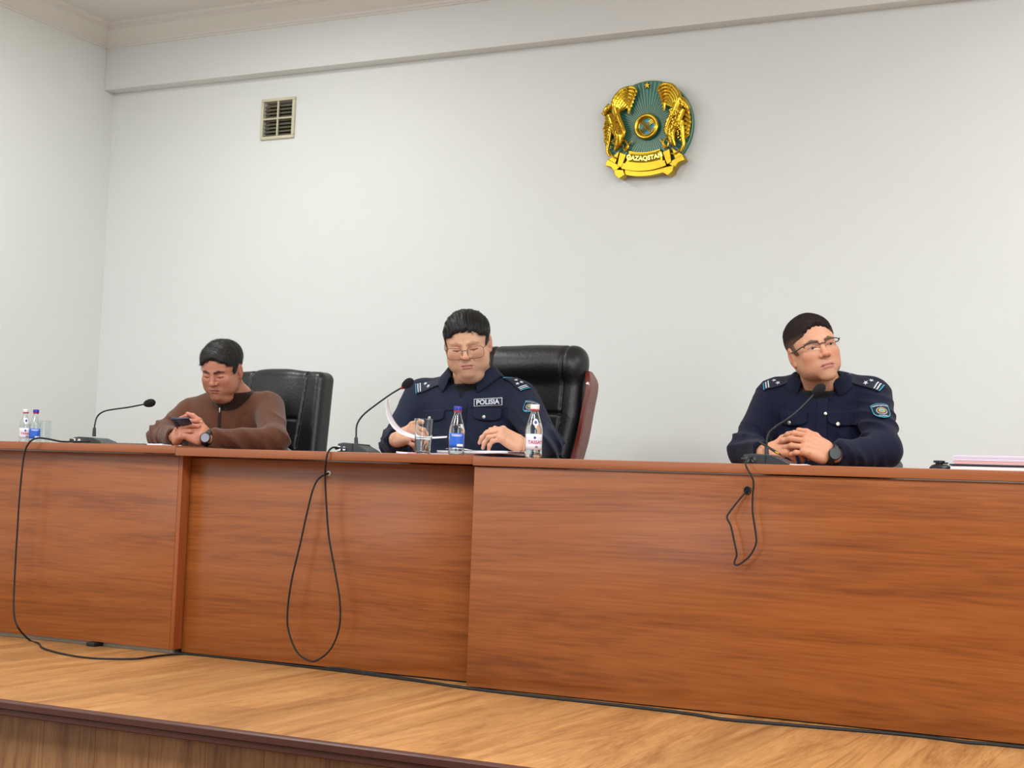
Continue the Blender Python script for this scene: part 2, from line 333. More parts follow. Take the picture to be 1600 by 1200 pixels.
# air vent in the back wall
M_vent = mat('yellowed_vent_plastic', (206, 202, 176), 0.55, var=0.15, vscale=30); M_ventdark = mat('vent_dark', (52, 50, 40), 0.9); M_slat = mat('dusty_slat', (112, 108, 88), 0.8, var=0.3, vscale=60)
v = thing('air_vent', 'small square off-white ventilation grille with dark slats on the back wall', 'vent', (-4.45, YB, 2.52))
fr = MB(); x0, x1, z0, z1 = -4.553, -4.343, 2.414, 2.629; t_ = 0.016
for lo, hi in (((x0, YB - 0.014, z0), (x1, YB - 0.001, z0 + t_)), ((x0, YB - 0.014, z1 - t_), (x1, YB - 0.001, z1)), ((x0, YB - 0.014, z0 + t_), (x0 + t_, YB - 0.001, z1 - t_)), ((x1 - t_, YB - 0.014, z0 + t_), (x1, YB - 0.001, z1 - t_))): fr.box(lo, hi, 0.003)
fr.build('frame', M_vent, v)
xm = (x0 + x1) / 2; zm = (z0 + z1) / 2
MB().box((xm - 0.004, YB - 0.012, z0 + t_), (xm + 0.004, YB - 0.001, z1 - t_), 0.001).build('crossbar', M_vent, v)
MB().box((x0 + t_, YB - 0.0125, zm - 0.004), (x1 - t_, YB - 0.001, zm + 0.004), 0.001).build('crossbar', M_vent, v)
for k in range(9):
    z = z0 + 0.027 + k * 0.0192
    MB().box((-0.0905, -0.0125, -0.0012), (0.0905, 0.0125, 0.0012), R=[[1, 0, 0], [0, 0.77, -0.64], [0, 0.64, 0.77]], T=(xm, YB + 0.012, z)).build('slat', M_slat, v)
MB().box((vx0 + 0.001, YB + 0.05, vz0 + 0.001), (vx1 - 0.001, YB + 0.055, vz1 - 0.001)).build('backing', M_ventdark, v)

# ------------------------------------------------------------------ the long desk: three units side by side
def desk(label, x0, x1, yp, yt, zt, zb, endpanel=None, tagline=None):
    d = thing('desk', label, 'desk', ((x0 + x1) / 2, yp + 0.3, 0))
    MB().box((x0, yt, zt - 0.030), (x1, 0.53, zt), 0.0015).build('desktop', M_desktop, d)
    MB().box((x0 + (0.001 if not endpanel else 0.02), yp, zb), (x1 - 0.02, yp + 0.018, zt - 0.034), 0.001).build('front_panel', M_desk, d)
    MB().box((x1 - 0.019, yp, zb), (x1 - 0.001, 0.5, zt - 0.034), 0.001).build('side_panel', M_deskside, d)
    MB().box((x0 + 0.02, yp + 0.03, 0.0), (x1 - 0.03, yp + 0.042, zb + 0.02)).build('plinth', M_strip, d)
    return d
desk('left desk unit of cherry laminate, its upright side edge showing, below the bottles', -6 + 0.55, -3.543, 0.050, 0.0, 0.774, 0.018)
desk('middle desk unit of cherry laminate, front panel set back, under the long hanging cable loop', -3.542, -2.2885, 0.095, 0.0, 0.7665, 0.006)
desk('right desk unit of cherry laminate, the widest, under the short cable loop', -2.288, 0.9, 0.004, -0.008, 0.7625, 0.004)
ZT = lambda x: 0.774 if x < -3.543 else 0.7665 if x < -2.2885 else 0.7625
def on(px, Y):
    "point on the desk tops in the picture column px at depth Y"
    d = raydir(px, 700); p = CAM + d * ((Y - CAM[1]) / d[1]); return np.array([p[0], Y, ZT(p[0])])
#PART3
# ------------------------------------------------------------------ cables
def hang(pts): return [at(x, y, Y) for x, y, Y in pts]
def flr(x, y, z=0.004):
    d = raydir(x, y); return CAM + d * ((z - CAM[2]) / d[2])
def cable(label, pts, r, mt=None, split=None):
    P = smooth_path(pts, 140); o = MB().tube(P, r, 8).build('cable', mt or M_cable); return tag(o, label, 'cable')
c1 = [on(140, 0.13) + [0, 0, 0.012], on(118, 0.10) + [0, 0, 0.008], on(95, 0.06) + [0, 0, 0.006], on(72, 0.01) + [0, 0, 0.014]] + hang([(56, 685, -0.03), (44, 694, -0.035), (37, 715, -0.03), (31, 770, -0.03), (27, 830, -0.03), (23, 900, -0.03), (21.5, 955, -0.05)]) + [at(28, 980, -0.08)] + \
     [flr(46, 1000), flr(60, 1005), flr(68, 1013), flr(100, 1022), flr(140, 1028), flr(180, 1029.5), flr(215, 1029), flr(245, 1025), flr(280, 1022), flr(310, 1023.5), flr(400, 1033), flr(560, 1052), flr(740, 1076)]
cable('long black cable hanging from the left microphone and trailing onto the stage floor', c1, 0.0036)
c1b = [flr(292, 1019.5), flr(330, 1023.2), flr(420, 1032), flr(560, 1049), flr(735, 1076), flr(900, 1095), flr(1000, 1106), flr(1080, 1116), flr(1130, 1124), flr(1200, 1130), flr(1300, 1138.5), flr(1380, 1145), flr(1450, 1152), flr(1510, 1160), flr(1550, 1163), flr(1640, 1172)]
cable('black cable lying on the stage floor along the foot of the right desk', c1b, 0.0055)
c2 = [on(540, 0.11) + [0, 0, 0.014], on(528, 0.07) + [0, 0, 0.016], on(519, 0.02) + [0, 0, 0.014]] + hang([(512, 708, -0.012), (509, 725, -0.006), (508, 745, 0.03), (510, 790, 0.04), (514, 840, 0.04), (523, 890, 0.04), (531, 940, 0.04), (530, 980, 0.04), (518, 1012, 0.04), (500, 1029, 0.04), (485, 1033, 0.04), (465, 1020, 0.04), (452, 990, 0.04), (449, 960, 0.04), (455, 910, 0.04), (469, 850, 0.045), (480, 800, 0.05), (489, 765, 0.06), (498, 748, 0.075), (512, 740, 0.09), (514, 740, 0.12)])
cable('black microphone cable hanging in a long loop down the middle desk front', c2, 0.0034)
c3 = [on(1182, 0.06) + [0, 0, 0.02], on(1170, 0.02) + [0, 0, 0.018]] + hang([(1165, 724, -0.03), (1168, 733, -0.034), (1175, 745, -0.034), (1177.5, 756, -0.03), (1176, 775, -0.025), (1176, 800, -0.025), (1181, 835, -0.025), (1181, 850, -0.025), (1172, 868, -0.025), (1158, 880, -0.025), (1150, 883, -0.025), (1147.5, 878, -0.025), (1151, 866, -0.025), (1147, 845, -0.025), (1142, 822, -0.025), (1136, 809, -0.025), (1140, 800, -0.022), (1154, 782, -0.012), (1165, 769, -0.004), (1168, 766, 0.03)])
cable('short black cable hanging in a kinked loop from the right microphone into the round hole', c3, 0.0028)
def grommet(label, px, py, Y, mring, mcore, r):
    c = at(px, py, Y); g = thing('cable_grommet', label, 'grommet', c); ring = MB(); P = [c + np.array([math.cos(a) * r, -0.0025, math.sin(a) * r * 1.1]) for a in np.linspace(0, 2 * math.pi, 33)[:-1]]
    MB().tube(P, 0.0018, 8, closed=True).build('rim', mring, g); K = len(P); MB().add([c + np.array([0, -0.0012, 0])] + [(p - c) * 0.95 + c + np.array([0, 0.0012, 0]) for p in P], [(0, 1 + i, 1 + (i + 1) % K) for i in range(K)]).build('hole', mcore, g, smooth=False)
M_white = mat('white_plastic', (236, 238, 240), 0.4)
grommet('small white cable hole in the middle desk front', 514.5, 739.5, 0.095, M_white, M_white, 0.007)
grommet('round black cable hole in the right desk front', 1168, 766, 0.004, M_black, mat('hole_dark', (8, 8, 8), 0.9), 0.0105)
tag(MB().box((-3.945, 0.03, 0.0005), (-3.905, 0.085, 0.016), 0.002).build('door_wedge', M_black), 'small black wedge stuck under the left desk unit', 'wedge')

# ------------------------------------------------------------------ microphones
M_base = mat('dark_grey_plastic', (48, 50, 54), 0.4, bump=0.04, bscale=150); M_neck = mat('dark_gooseneck', (40, 44, 46), 0.35, 0.6); M_red = mat('red_ring', (170, 30, 40), 0.4); M_green = mat('green_sleeve', (40, 70, 62), 0.4)
def microphone(label, px, Y, yaw, neck, headdir, L=0.135, ring=None, ht=0.036):
    b = on(px, Y); t = thing('gooseneck_microphone', label, 'microphone', b, 'gooseneck microphones on the desk')
    R = np.array(Matrix.Rotation(yaw, 3, 'Z'))
    prof = [(-L / 2, 0.0), (L / 2, 0.0), (L / 2, 0.005), (L / 2 - 0.02, 0.016), (L / 2 - 0.045, ht * 0.78), (L * 0.12, ht * 0.92), (-L * 0.32, ht), (-L / 2, ht * 0.86)]
    bm = MB().prism(prof, (0, 0.10, 0), (0, -0.05, 0)); bm.v = [tuple(R @ np.array(p) + b) for p in bm.v]
    bm.build('base', M_base, t, mods=[('BEVEL', dict(width=0.004, segments=3))])
    f2 = MB().box((-0.003, -0.051, 0.003), (0.0, 0.051, ht * 0.9), R=R, T=b); f2.build('seam', M_black, t)
    cn = MB().tube([b + R @ np.array([-L * 0.40, -0.048, 0.014]), b + R @ np.array([-L * 0.40, -0.062, 0.014])], 0.009, 16); cn.tube([b + R @ np.array([-L * 0.26, -0.048, 0.014]), b + R @ np.array([-L * 0.26, -0.056, 0.014])], 0.007, 16); cn.build('connector', M_chrome, t)
    pl = MB().tube([b + R @ np.array([-L * 0.40, -0.058, 0.014]), b + R @ np.array([-L * 0.52, -0.06, 0.015])], 0.006, 12); pl.build('plug', M_black, t)
    P = smooth_path(neck, 60); k = max(3, int(len(P) * 0.16))
    MB().tube([b + R @ np.array([-L * 0.08, 0, ht * 0.9]), P[0]] if False else P[:k], np.linspace(0.0078, 0.0062, k), 14).build('stem', M_base, t)
    MB().tube(P[k - 1:], 0.0032, 10).build('gooseneck', M_neck, t)
    e = P[-1]; d = nrm(headdir)
    if ring: MB().tube([e - d * 0.008, e + d * 0.002], 0.0062, 14).build('ring', ring, t)
    z = d; x = nrm(np.cross(z, [0, 1, 0.1])); y = np.cross(z, x); hd = MB().lathe([(0.001, -0.004), (0.008, -0.002), (0.0135, 0.006), (0.0165, 0.018), (0.0165, 0.028), (0.013, 0.038), (0.006, 0.044), (0.0005, 0.0455)], n=24)
    hd.v = [tuple(e + x * p[0] + y * p[1] + z * p[2]) for p in hd.v]; hd.build('foam_windscreen', M_foam, t); return t
n1 = [at(147, 682, 0.22), at(148, 665, 0.22), at(152, 651, 0.23), at(162, 643, 0.24), at(178, 639.5, 0.26), at(200, 636.5, 0.28), at(226, 631.5, 0.30)]
microphone('gooseneck microphone nearest the left wall, its stem bent far over to the right', 150, 0.20, 0.05, n1, at(236, 630, 0.31) - at(226, 632, 0.30), 0.155, ht=0.030)
n2 = [at(556.5, 696, 0.14), at(556.5, 680, 0.14), at(558, 663, 0.145), at(568, 648, 0.15), at(588, 632, 0.17), at(612, 615, 0.19), at(630, 604.5, 0.20)]
microphone('gooseneck microphone in front of the policeman with papers, green and red below its foam', 562, 0.14, 0.05, n2, at(637, 600, 0.205) - at(629, 606, 0.20), 0.125, ring=M_red)
n3 = [at(1198, 714, 0.12), at(1198, 694, 0.12), at(1201, 678, 0.125), at(1213, 666, 0.135), at(1234, 652, 0.16), at(1254, 635, 0.18), at(1272, 616, 0.20)]
microphone('gooseneck microphone in front of the policeman with clasped hands', 1204, 0.10, 0.03, n3, at(1283, 606, 0.21) - at(1272, 616, 0.20), 0.145, ht=0.033)

# ------------------------------------------------------------------ bottles and glasses
M_glass = glassmat('clear_glass', (245, 250, 250), 1.45); M_water = glassmat('water', (250, 253, 255), 1.33)
M_capred = mat('red_cap_ring', (176, 36, 50), 0.4); M_capblue = mat('blue_cap', (38, 40, 160), 0.35); M_capwhite = mat('white_cap', (222, 214, 212), 0.4)
M_lblue = mat('blue_label', (40, 100, 205), 0.5, var=0.25, vscale=60); M_lwhite = mat('white_label', (226, 222, 232), 0.5); M_crim = mat('crimson_print', (178, 30, 92), 0.5); M_navy = mat('navy_print', (34, 70, 150), 0.5); M_whitep = mat('white_print', (240, 242, 246), 0.5)
BP = [(0.004, 0.003), (0.024, 0.0), (0.0275, 0.004), (0.028, 0.012), (0.0272, 0.03), (0.0272, 0.062), (0.028, 0.086), (0.0262, 0.098), (0.021, 0.116), (0.0155, 0.134), (0.0122, 0.146), (0.0115, 0.154), (0.0115, 0.158)]
def wrap(V2, r, ang0, z0, c):
    out = []
    for q in V2:
        a = ang0 + q[0] / r; out.append((c[0] + r * math.cos(a), c[1] + r * math.sin(a), c[2] + z0 + q[1]))
    return out
def bottle(label, c, kind, sc=1.0, water=0.10, group=None):
    t = thing('water_bottle', label, 'bottle', c, group); c = np.array(c) + [0, 0, 0.0006]
    out = [(r * sc, z * sc) for r, z in BP]; inn = [(max(r - 0.0022, 0.0005) * sc, (z + 0.0025) * sc) for r, z in BP]
    MB().lathe(out + [(inn[-1][0], out[-1][1])] + inn[::-1][1:] + [(0.0003, 0.0055 * sc)], c, 40).build('glass_body', M_glass, t)
    wp = [(0.0003, 0.006)] + [(max(r - 0.0030, 0.001), z + 0.0032) for r, z in BP if z < water - 0.004]
    rt = np.interp(water, [z for r, z in BP], [r for r, z in BP]) - 0.0030; wp += [(rt, water), (0.0003, water)]
    MB().lathe([(r * sc, z * sc) for r, z in wp], c, 36).build('water', M_water, t)
    cap = MB(); K = 40; prof = [(0.0118, 0.1555), (0.0142, 0.1555), (0.0144, 0.168), (0.0132, 0.1705), (0.0005, 0.171)]
    for i in range(len(prof)):
        for j in range(K): a = 2 * math.pi * j / K; rr = prof[i][0] * (1 + (0.03 if j % 2 and 0 < i < 3 else 0)); cap.v.append((c[0] + sc * rr * math.cos(a), c[1] + sc * rr * math.sin(a), c[2] + sc * prof[i][1]))
    for i in range(len(prof) - 1):
        for j in range(K): cap.f.append((i * K + j, i * K + (j + 1) % K, (i + 1) * K + (j + 1) % K, (i + 1) * K + j))
    cap.build('cap', M_capblue if kind == 'blue' else M_capwhite, t)
    MB().lathe([(0.0120 * sc, 0.150 * sc), (0.0140 * sc, 0.150 * sc), (0.0138 * sc, 0.155 * sc), (0.012 * sc, 0.155 * sc)], c, 30).build('cap_ring', M_capred, t)
    face = math.atan2(CAM[1] - c[1], CAM[0] - c[0])
    arc = 1.15; A = np.linspace(-arc, arc, 26) + face; rl = 0.0279 * sc; z0, z1 = 0.026 * sc, 0.076 * sc
    g = [[(c[0] + rl * math.cos(a), c[1] + rl * math.sin(a), c[2] + z) for a in A] for z in np.linspace(z0, z1, 5)]
    lab = MB().grid(g).build('label', M_lblue if kind == 'blue' else M_lwhite, t, mods=[('SOLIDIFY', dict(thickness=0.0003))])
    if kind == 'blue':
        m_ = MB().grid([[(c[0] + (rl + 0.0005) * math.cos(a), c[1] + (rl + 0.0005) * math.sin(a), c[2] + z) for a in np.linspace(-0.95, -0.1, 10) + face + 1.0] for z in (0.03 * sc, 0.038 * sc)]); m_.build('barcode_patch', M_whitep, lab)
        V, Fc = text_mesh('TASSAY', 0.011 * sc, 0.0002); MB().add(wrap(V, rl + 0.0006, face, 0.068 * sc, c), Fc).build('lettering', M_whitep, lab, smooth=False)
    else:
        V, Fc = text_mesh('TASSAY', 0.0145 * sc, 0.0004); MB().add(wrap(V, rl + 0.0006, face + 0.22, 0.050 * sc, c), Fc).build('lettering', M_crim, lab, smooth=False)
        K = 18; V = [(0.0042 * math.cos(a), 0.0045 * math.sin(a)) for a in np.linspace(0, 6.28, K, endpoint=False)]; MB().add(wrap(V, rl + 0.0006, face + 0.12, 0.064 * sc, c), [tuple(range(K))]).build('emblem_dot', M_navy, lab, smooth=False)
        m_ = MB()
        for k in range(7): q = 0.0052 + k * 0.0014; m_.add(wrap([(q, 0.0), (q + 0.0008, 0), (q + 0.0008, 0.006), (q, 0.006)], rl + 0.0006, face, 0.032 * sc, c), [(0, 1, 2, 3)])
        m_.build('barcode', M_black, lab, smooth=False)
        def oval(name, ra, rb, mt, lift):
            rn = 0.0222 * sc; P = []
            for q_ in np.linspace(0.02, 1, 6):
                for a in np.linspace(0, 2 * math.pi, K, endpoint=False):
                    u, v_ = ra * q_ * math.cos(a), rb * q_ * math.sin(a); zz = 0.113 * sc + v_; rr = np.interp(zz / sc, [z for r, z in BP], [r for r, z in BP]) * sc + lift; an = face + 0.2 + u / rn
                    P.append((c[0] + rr * math.cos(an), c[1] + rr * math.sin(an), c[2] + zz))
            MB().add(P, [(i * K + j, i * K + (j + 1) % K, (i + 1) * K + (j + 1) % K, (i + 1) * K + j) for i in range(5) for j in range(K)] + [tuple(range(K))]).build(name, mt, t)
        oval('neck_label', 0.0095, 0.0125, M_lwhite, 0.0007); oval('neck_emblem', 0.0045, 0.0058, M_navy, 0.0012)
    return t
bottle('red-ringed bottle with a blue label and blue cap, right of the half-full glass', on(713, 0.065), 'blue', 0.98, 0.108)
bottle('water bottle with white cap and white label, by the middle policeman\'s left sleeve', on(833.5, 0.035), 'white', 1.04, 0.112)
bottle('left one of the two bottles by the left wall, pale cap', on(37, 0.34), 'white', 0.86, 0.095)
bottle('blue-capped bottle with blue label between the pale-capped bottle and an empty glass', on(53, 0.36), 'blue', 0.86, 0.10)
def tumbler(label, c, rt, rb, h, water):
    t = thing('drinking_glass', label, 'glass', c); c = np.array(c) + [0, 0, 0.0006]; w_ = 0.0016
    MB().lathe([(0.0003, 0), (rb - 0.002, 0), (rb, 0.002), (rt, h), (rt - 0.0008, h + 0.0006), (rt - w_, h), (rb - w_, 0.010), (rb - 0.006, 0.008), (0.0003, 0.008)], c, 40).build('glass_body', M_glass, t)
    if water:
        r_ = lambda z: rb - w_ - 0.0006 + (rt - rb) * z / h
        MB().lathe([(0.0003, 0.0088), (rb - 0.007, 0.0088), (r_(0.012), 0.0115), (r_(water), water), (0.0003, water)], c, 36).build('water', M_water, t)
    return t
tumbler('straight drinking glass half full of water before the policeman with papers', on(661, 0.07), 0.0335, 0.027, 0.122, 0.058)
tumbler('empty glass beside the two bottles by the left wall', on(68, 0.42), 0.031, 0.026, 0.100, 0)

# ------------------------------------------------------------------ papers, folders, gadget
M_paper = mat('white_paper', (238, 234, 240), 0.8); M_pink = mat('pink_paper', (226, 178, 176), 0.8); M_paper2 = mat('lilac_white_paper', (222, 210, 226), 0.8); M_dark = mat('dark_folder', (20, 22, 44), 0.45); M_pinkm = mat('pink_marker', (232, 110, 140), 0.6)
def sheet(name, label, c, w_, d_, rz, curl=0.004, thick=0.0006, mt=None, cat='paper', group=None, lift=0.0, seed=0):
    R = np.array(Matrix.Rotation(rz, 3, 'Z')); g = []
    for v_ in np.linspace(-0.5, 0.5, 8):
        row = []
        for u_ in np.linspace(-0.5, 0.5, 14):
            z = curl * (0.5 + 0.5 * math.sin(seed + 5 * u_ + 2.1 * v_)) * (abs(2 * u_) ** 2) + lift * max(0, -u_ - 0.1) ** 2 * 4; row.append(np.array(c) + R @ np.array([u_ * w_, v_ * d_, z]))
        g.append(row)
    return tag(MB().grid(g).build(name, mt or M_paper, mods=[('SOLIDIFY', dict(thickness=thick, offset=1))]), label, cat, group)
zt = on(700, 0.2)[2]
base = on(728, 0.20)
specs = [(0.30, 0.18, 0.06, 0.004, 0.0060, 'bottom sheaf of the loose papers before the middle policeman'), (0.27, 0.18, -0.03, 0.007, 0.0085, 'second sheaf from the bottom of the papers before the middle policeman'), (0.27, 0.17, 0.05, 0.010, 0.0012, 'top sheet of the loose papers before the middle policeman')]
zz = 0.0006
for i, (w_, d_, rz, cu_, th, lb) in enumerate(specs):
    sheet('paper_sheaf' if i < 2 else 'paper_sheet', lb, base + [(-0.08, 0.07, 0.10)[i], 0.0, zz], w_, d_, rz, cu_, th, (M_paper2, M_paper, M_paper)[i], group='loose papers before the middle policeman', seed=i * 1.7); zz += th + 0.0015
sheet('paper_sheet', 'white sheet lying leftmost beneath the half-full glass and paper pile', on(642, 0.17) + [0, 0, 0.0004], 0.10, 0.16, 0.2, 0.001, 0.0004)
tag(MB().box((-0.018, -0.006, 0.0), (0.018, 0.006, 0.003), 0.001, T=on(645, 0.035) + [0, 0, 0.0005]).build('sticky_tab', M_pinkm), 'pink sticky tab at the foot of the half-full glass', 'sticky tab')
# sheet in the hand, curling up
prof = [(603.5, 622), (602.5, 637), (605, 652), (612, 666), (623, 676), (636, 682), (650, 685), (668, 685.5), (684, 685), (698, 684)]
prof2 = [(605.5, 622), (609, 640), (615, 655), (624, 667), (636, 675), (648, 679.5), (660, 682), (675, 682.5), (688, 682), (699, 681.5)]
Pa = smooth_path([at(x, y, 0.15) for x, y in prof], 40); Pb = smooth_path([at(x, y, 0.24) for x, y in prof2], 40); g = [[a * (1 - t) + b * t for a, b in zip(Pa, Pb)] for t in np.linspace(0, 1, 6)]
tag(MB().grid(g).build('paper_sheet', M_paper, mods=[('SOLIDIFY', dict(thickness=0.0005))]), 'white sheet curling upward, held in the middle policeman\'s right hand', 'paper')
# left of the man in brown
tag(MB().box((-0.105, -0.07, 0.0006), (0.105, 0.07, 0.008), 0.002, T=on(208, 0.20)).build('notebook', mat('grey_notebook', (88, 84, 84), 0.6)), 'thin dark notebook lying between the left microphone and the man in brown', 'notebook')
sheet('paper_sheet', 'small white paper by the elbow of the man in brown', on(249, 0.16) + [0, 0, 0.0012], 0.06, 0.10, 0.3, 0.003, 0.006, seed=2)
sheet('paper_sheet', 'small white paper under the clasped hands', on(1246, 0.10) + [0, 0, 0.0008], 0.07, 0.08, 0.1, 0.001, 0.003)
# right end
def stackbox(name, label, x0, x1, y0, y1, z0, z1, mt, cat, R=None, bev=0.002):
    return tag(MB().box((x0, y0, z0), (x1, y1, z1), bev).build(name, mt), label, cat)
e = on(1487, 0.12)
stackbox('folder_box', 'flat white document box at the right end of the desk, beneath the black folder', e[0], e[0] + 0.235, 0.10, 0.36, 0.7628, 0.7755, mat('white_card', (226, 226, 226), 0.6), 'box')
stackbox('folder', 'thin black folder lying between the white box and pink papers', e[0] - 0.003, e[0] + 0.238, 0.095, 0.365, 0.7762, 0.7805, M_dark, 'folder')
pp = thing('paper_stack', 'thick stack of pink and lilac papers on the black folder', 'papers', (e[0] + 0.16, 0.22, 0.781))
for k in range(10):
    a_ = 0.004 * math.sin(k * 2.3); MB().box((e[0] + 0.008 + a_, 0.105 + abs(a_) * 0.5, 0.7812 + k * 0.0026), (e[0] + 0.33 + a_, 0.36 + a_, 0.7812 + (k + 1) * 0.0026 - 0.0003), 0.0005).build('sheaf', M_pink if k < 4 else M_paper2, pp)
gd = thing('desk_gadget', 'small round black gadget with a raised disc left of the white box', 'gadget', on(1470, 0.12)); gc = on(1470, 0.14)
MB().lathe([(0.0005, 0), (0.032, 0), (0.032, 0.006), (0.026, 0.013), (0.018, 0.016), (0.0005, 0.016)], gc + [0, 0, 0.0005], 32).build('base', M_black, gd)
MB().lathe([(0.0005, 0.0165), (0.011, 0.0165), (0.011, 0.0215), (0.0165, 0.0215), (0.0165, 0.0275), (0.0005, 0.028)], gc + [-0.004, 0, 0], 28).build('disc', M_black, gd)
MB().box((0.006, -0.004, 0.018), (0.022, 0.004, 0.023), 0.001, T=gc).build('tab', M_black, gd)

# ------------------------------------------------------------------ wall emblem
M_gold = mat('polished_gold', (220, 184, 62), 0.24, 1.0, bump=0.2, bscale=70); M_teal = mat('teal_enamel', (28, 118, 116), 0.35, var=0.1, vscale=10); M_sky = mat('sky_blue_enamel', (26, 158, 182), 0.3); M_pale = mat('pale_gold_ray', (170, 176, 120), 0.35, 0.5)
ec = at(1012.5, 199, YB - 0.02); ER = 0.2165; ec[1] = YB
em = thing('wall_emblem', 'round gold and teal state emblem with winged horses high on the back wall', 'emblem', ec)
def E3(u, v_, t=0.0): return ec + np.array([u * ER, -0.022 - t, v_ * ER])
def px2(x, y): return ((x - 612) / 467.0, (575 - y) / 467.0)
K = 72; dm = MB(); ring = [(math.cos(a), math.sin(a)) for a in np.linspace(0, 2 * math.pi, K, endpoint=False)]
dm.prism([(a * ER, b * ER) for a, b in ring], (0, 0.021, 0), ec + np.array([0, -0.022, 0]))
dm.build('backing_disc', M_teal, em, mods=[('BEVEL', dict(width=0.003, segments=2))])
MB().tube([E3(a * 0.985, b * 0.985, 0.001) for a, b in ring], 0.0022, 8, closed=True).build('rim', M_pale, em)
ry = MB()
for k in range(64):
    a = 2 * math.pi * (k + 0.5) / 64; c_, s_ = math.cos(a), math.sin(a); w0, w1 = 0.0025, 0.0065; r1 = 0.965
    ry.prism([(c_ * 0.3 + s_ * w0, s_ * 0.3 - c_ * w0), (c_ * r1 + s_ * w1, s_ * r1 - c_ * w1), (c_ * r1 - s_ * w1, s_ * r1 + c_ * w1), (c_ * 0.3 - s_ * w0, s_ * 0.3 + c_ * w0)], (0, -0.002, 0), ec + np.array([0, -0.022, 0]), (ER, 0, 0), (0, 0, ER))
ry.build('sun_rays', M_pale, em, smooth=False)
MB().tube([E3(0.235 * a, 0.235 * b, 0.016) for a, b in ring], 0.0090, 12, closed=True).build('sun_ring', M_gold, em)
MB().tube([E3(0.175 * a, 0.175 * b, 0.012) for a, b in ring], 0.0035, 8, closed=True).build('inner_ring', M_gold, em)
MB().prism([(a * ER * 0.18, b * ER * 0.18) for a, b in ring], (0, -0.010, 0), ec + np.array([0, -0.022, 0])).build('sun_disc', M_sky, em, smooth=False)
cx = MB()
for s_ in (1, -1):
    for off in (-0.024, 0, 0.024):
        cx.tube([E3(-0.125 + off * 1, -0.125 * s_ - off * s_, 0.012), E3(0 + off * 0.9, 0 - off * s_ * 0.9, 0.022), E3(0.125 + off, 0.125 * s_ - off * s_, 0.012)], 0.0022, 6)
cx.build('crossed_poles', M_gold, em)
st = MB(); c5 = px2(602, 165); pl = [(c5[0] + (0.07 if i % 2 == 0 else 0.03) * math.sin(i * math.pi / 5), c5[1] + (0.07 if i % 2 == 0 else 0.03) * math.cos(i * math.pi / 5)) for i in range(10)]
st.prism(pl, (0, -0.014, 0), ec + np.array([0, -0.022, 0]), (ER, 0, 0), (0, 0, ER)); st.build('star', M_gold, em, smooth=False)
def horse(side):
    S = MB()
    def T(pts, r, t=0.01, n=8):
        q = [px2(x, y) for x, y in pts]; q = [(side * u, v_) for u, v_ in q]; P = smooth_path([E3(u, v_, t if np.isscalar(t) else t[min(i, len(t) - 1)]) for i, (u, v_) in enumerate(q)], 22)
        rr = np.interp(np.linspace(0, 1, len(P)), np.linspace(0, 1, len(r)), r); S.tube(P, rr * ER * 1.08, n)
    # layered wing feathers curling toward the star
    for k in range(7):
        o_ = k * 24; T([(300 - k * 2, 470 - k * 8), (262 + o_ * 0.9, 330 + o_ * 0.3), (330 + o_ * 0.55, 215 + o_ * 1.0), (410 + o_ * 0.1, 175 + o_ * 1.35), (478 - o_ * 0.35, 185 + o_ * 1.5), (505 - o_ * 0.55, 232 + o_ * 1.45)], [0.045, 0.04, 0.038, 0.036, 0.034, 0.02], (0.03, 0.034 - k * 0.002, 0.03 - k * 0.002, 0.02))
        for j in range(7):
            t_ = 0.25 + j * 0.1; x = np.interp(t_, [0, .33, .66, 1], [275 + o_ * .8, 345 + o_ * .5, 430, 500 - o_ * .5]); y = np.interp(t_, [0, .33, .66, 1], [330 + o_ * .4, 215 + o_, 182 + o_ * 1.4, 215 + o_ * 1.5]); T([(x, y), (x + 12, y + 16)], [0.012, 0.006], 0.036 - k * 0.002, 6)
    # neck, head, chest, forelegs, body tail
    T([(235, 440), (262, 500), (300, 590), (340, 660), (330, 740), (300, 800)], [0.07, 0.085, 0.10, 0.10, 0.075, 0.03], 0.03, 12)
    T([(300, 380), (330, 470), (370, 560), (390, 640), (350, 730)], [0.05, 0.06, 0.055, 0.05, 0.02], 0.034, 10)
    T([(250, 560), (235, 640), (225, 720), (215, 790), (240, 850)], [0.07, 0.06, 0.045, 0.035, 0.02], 0.028, 10)
    T([(245, 345), (215, 380), (190, 420), (180, 450)], [0.055, 0.065, 0.05, 0.035], 0.04, 10)
    T([(262, 330), (275, 300)], [0.03, 0.008], 0.04, 6)
    for k in range(7): T([(232 - k * 5, 405 + k * 42), (192 - k * 1.5, 415 + k * 44), (165 + abs(k - 3) * 9, 445 + k * 42), (178 + abs(k - 3) * 9, 470 + k * 42)], [0.04, 0.038, 0.03, 0.012], 0.018, 8)
    T([(380, 700), (410, 720), (430, 760), (415, 800), (385, 790), (375, 740)], [0.02, 0.025, 0.022, 0.02, 0.018, 0.01], 0.02)
    T([(400, 790), (450, 730), (470, 712)], [0.02, 0.02, 0.01], 0.02); T([(225, 780), (250, 830), (300, 870), (350, 860)], [0.02, 0.03, 0.028, 0.012], 0.02)
    rs = np.random.RandomState(4)
    for (x0, y0), (x1, y1), w_, nn in (((240, 450), (330, 650), 34, 22), ((250, 560), (225, 760), 22, 12), ((320, 440), (385, 640), 22, 14), ((225, 400), (200, 440), 16, 6), ((330, 660), (310, 780), 20, 10)):
        for i in range(nn):
            t_ = (i + 0.5) / nn; x = x0 + (x1 - x0) * t_ + rs.uniform(-w_, w_); y = y0 + (y1 - y0) * t_; T([(x - 9, y - 4), (x, y + 7), (x + 10, y + 12)], [0.006, 0.016, 0.005], 0.060 + rs.uniform(0, 0.012), 6)
    S.build('winged_horse', M_gold, em)
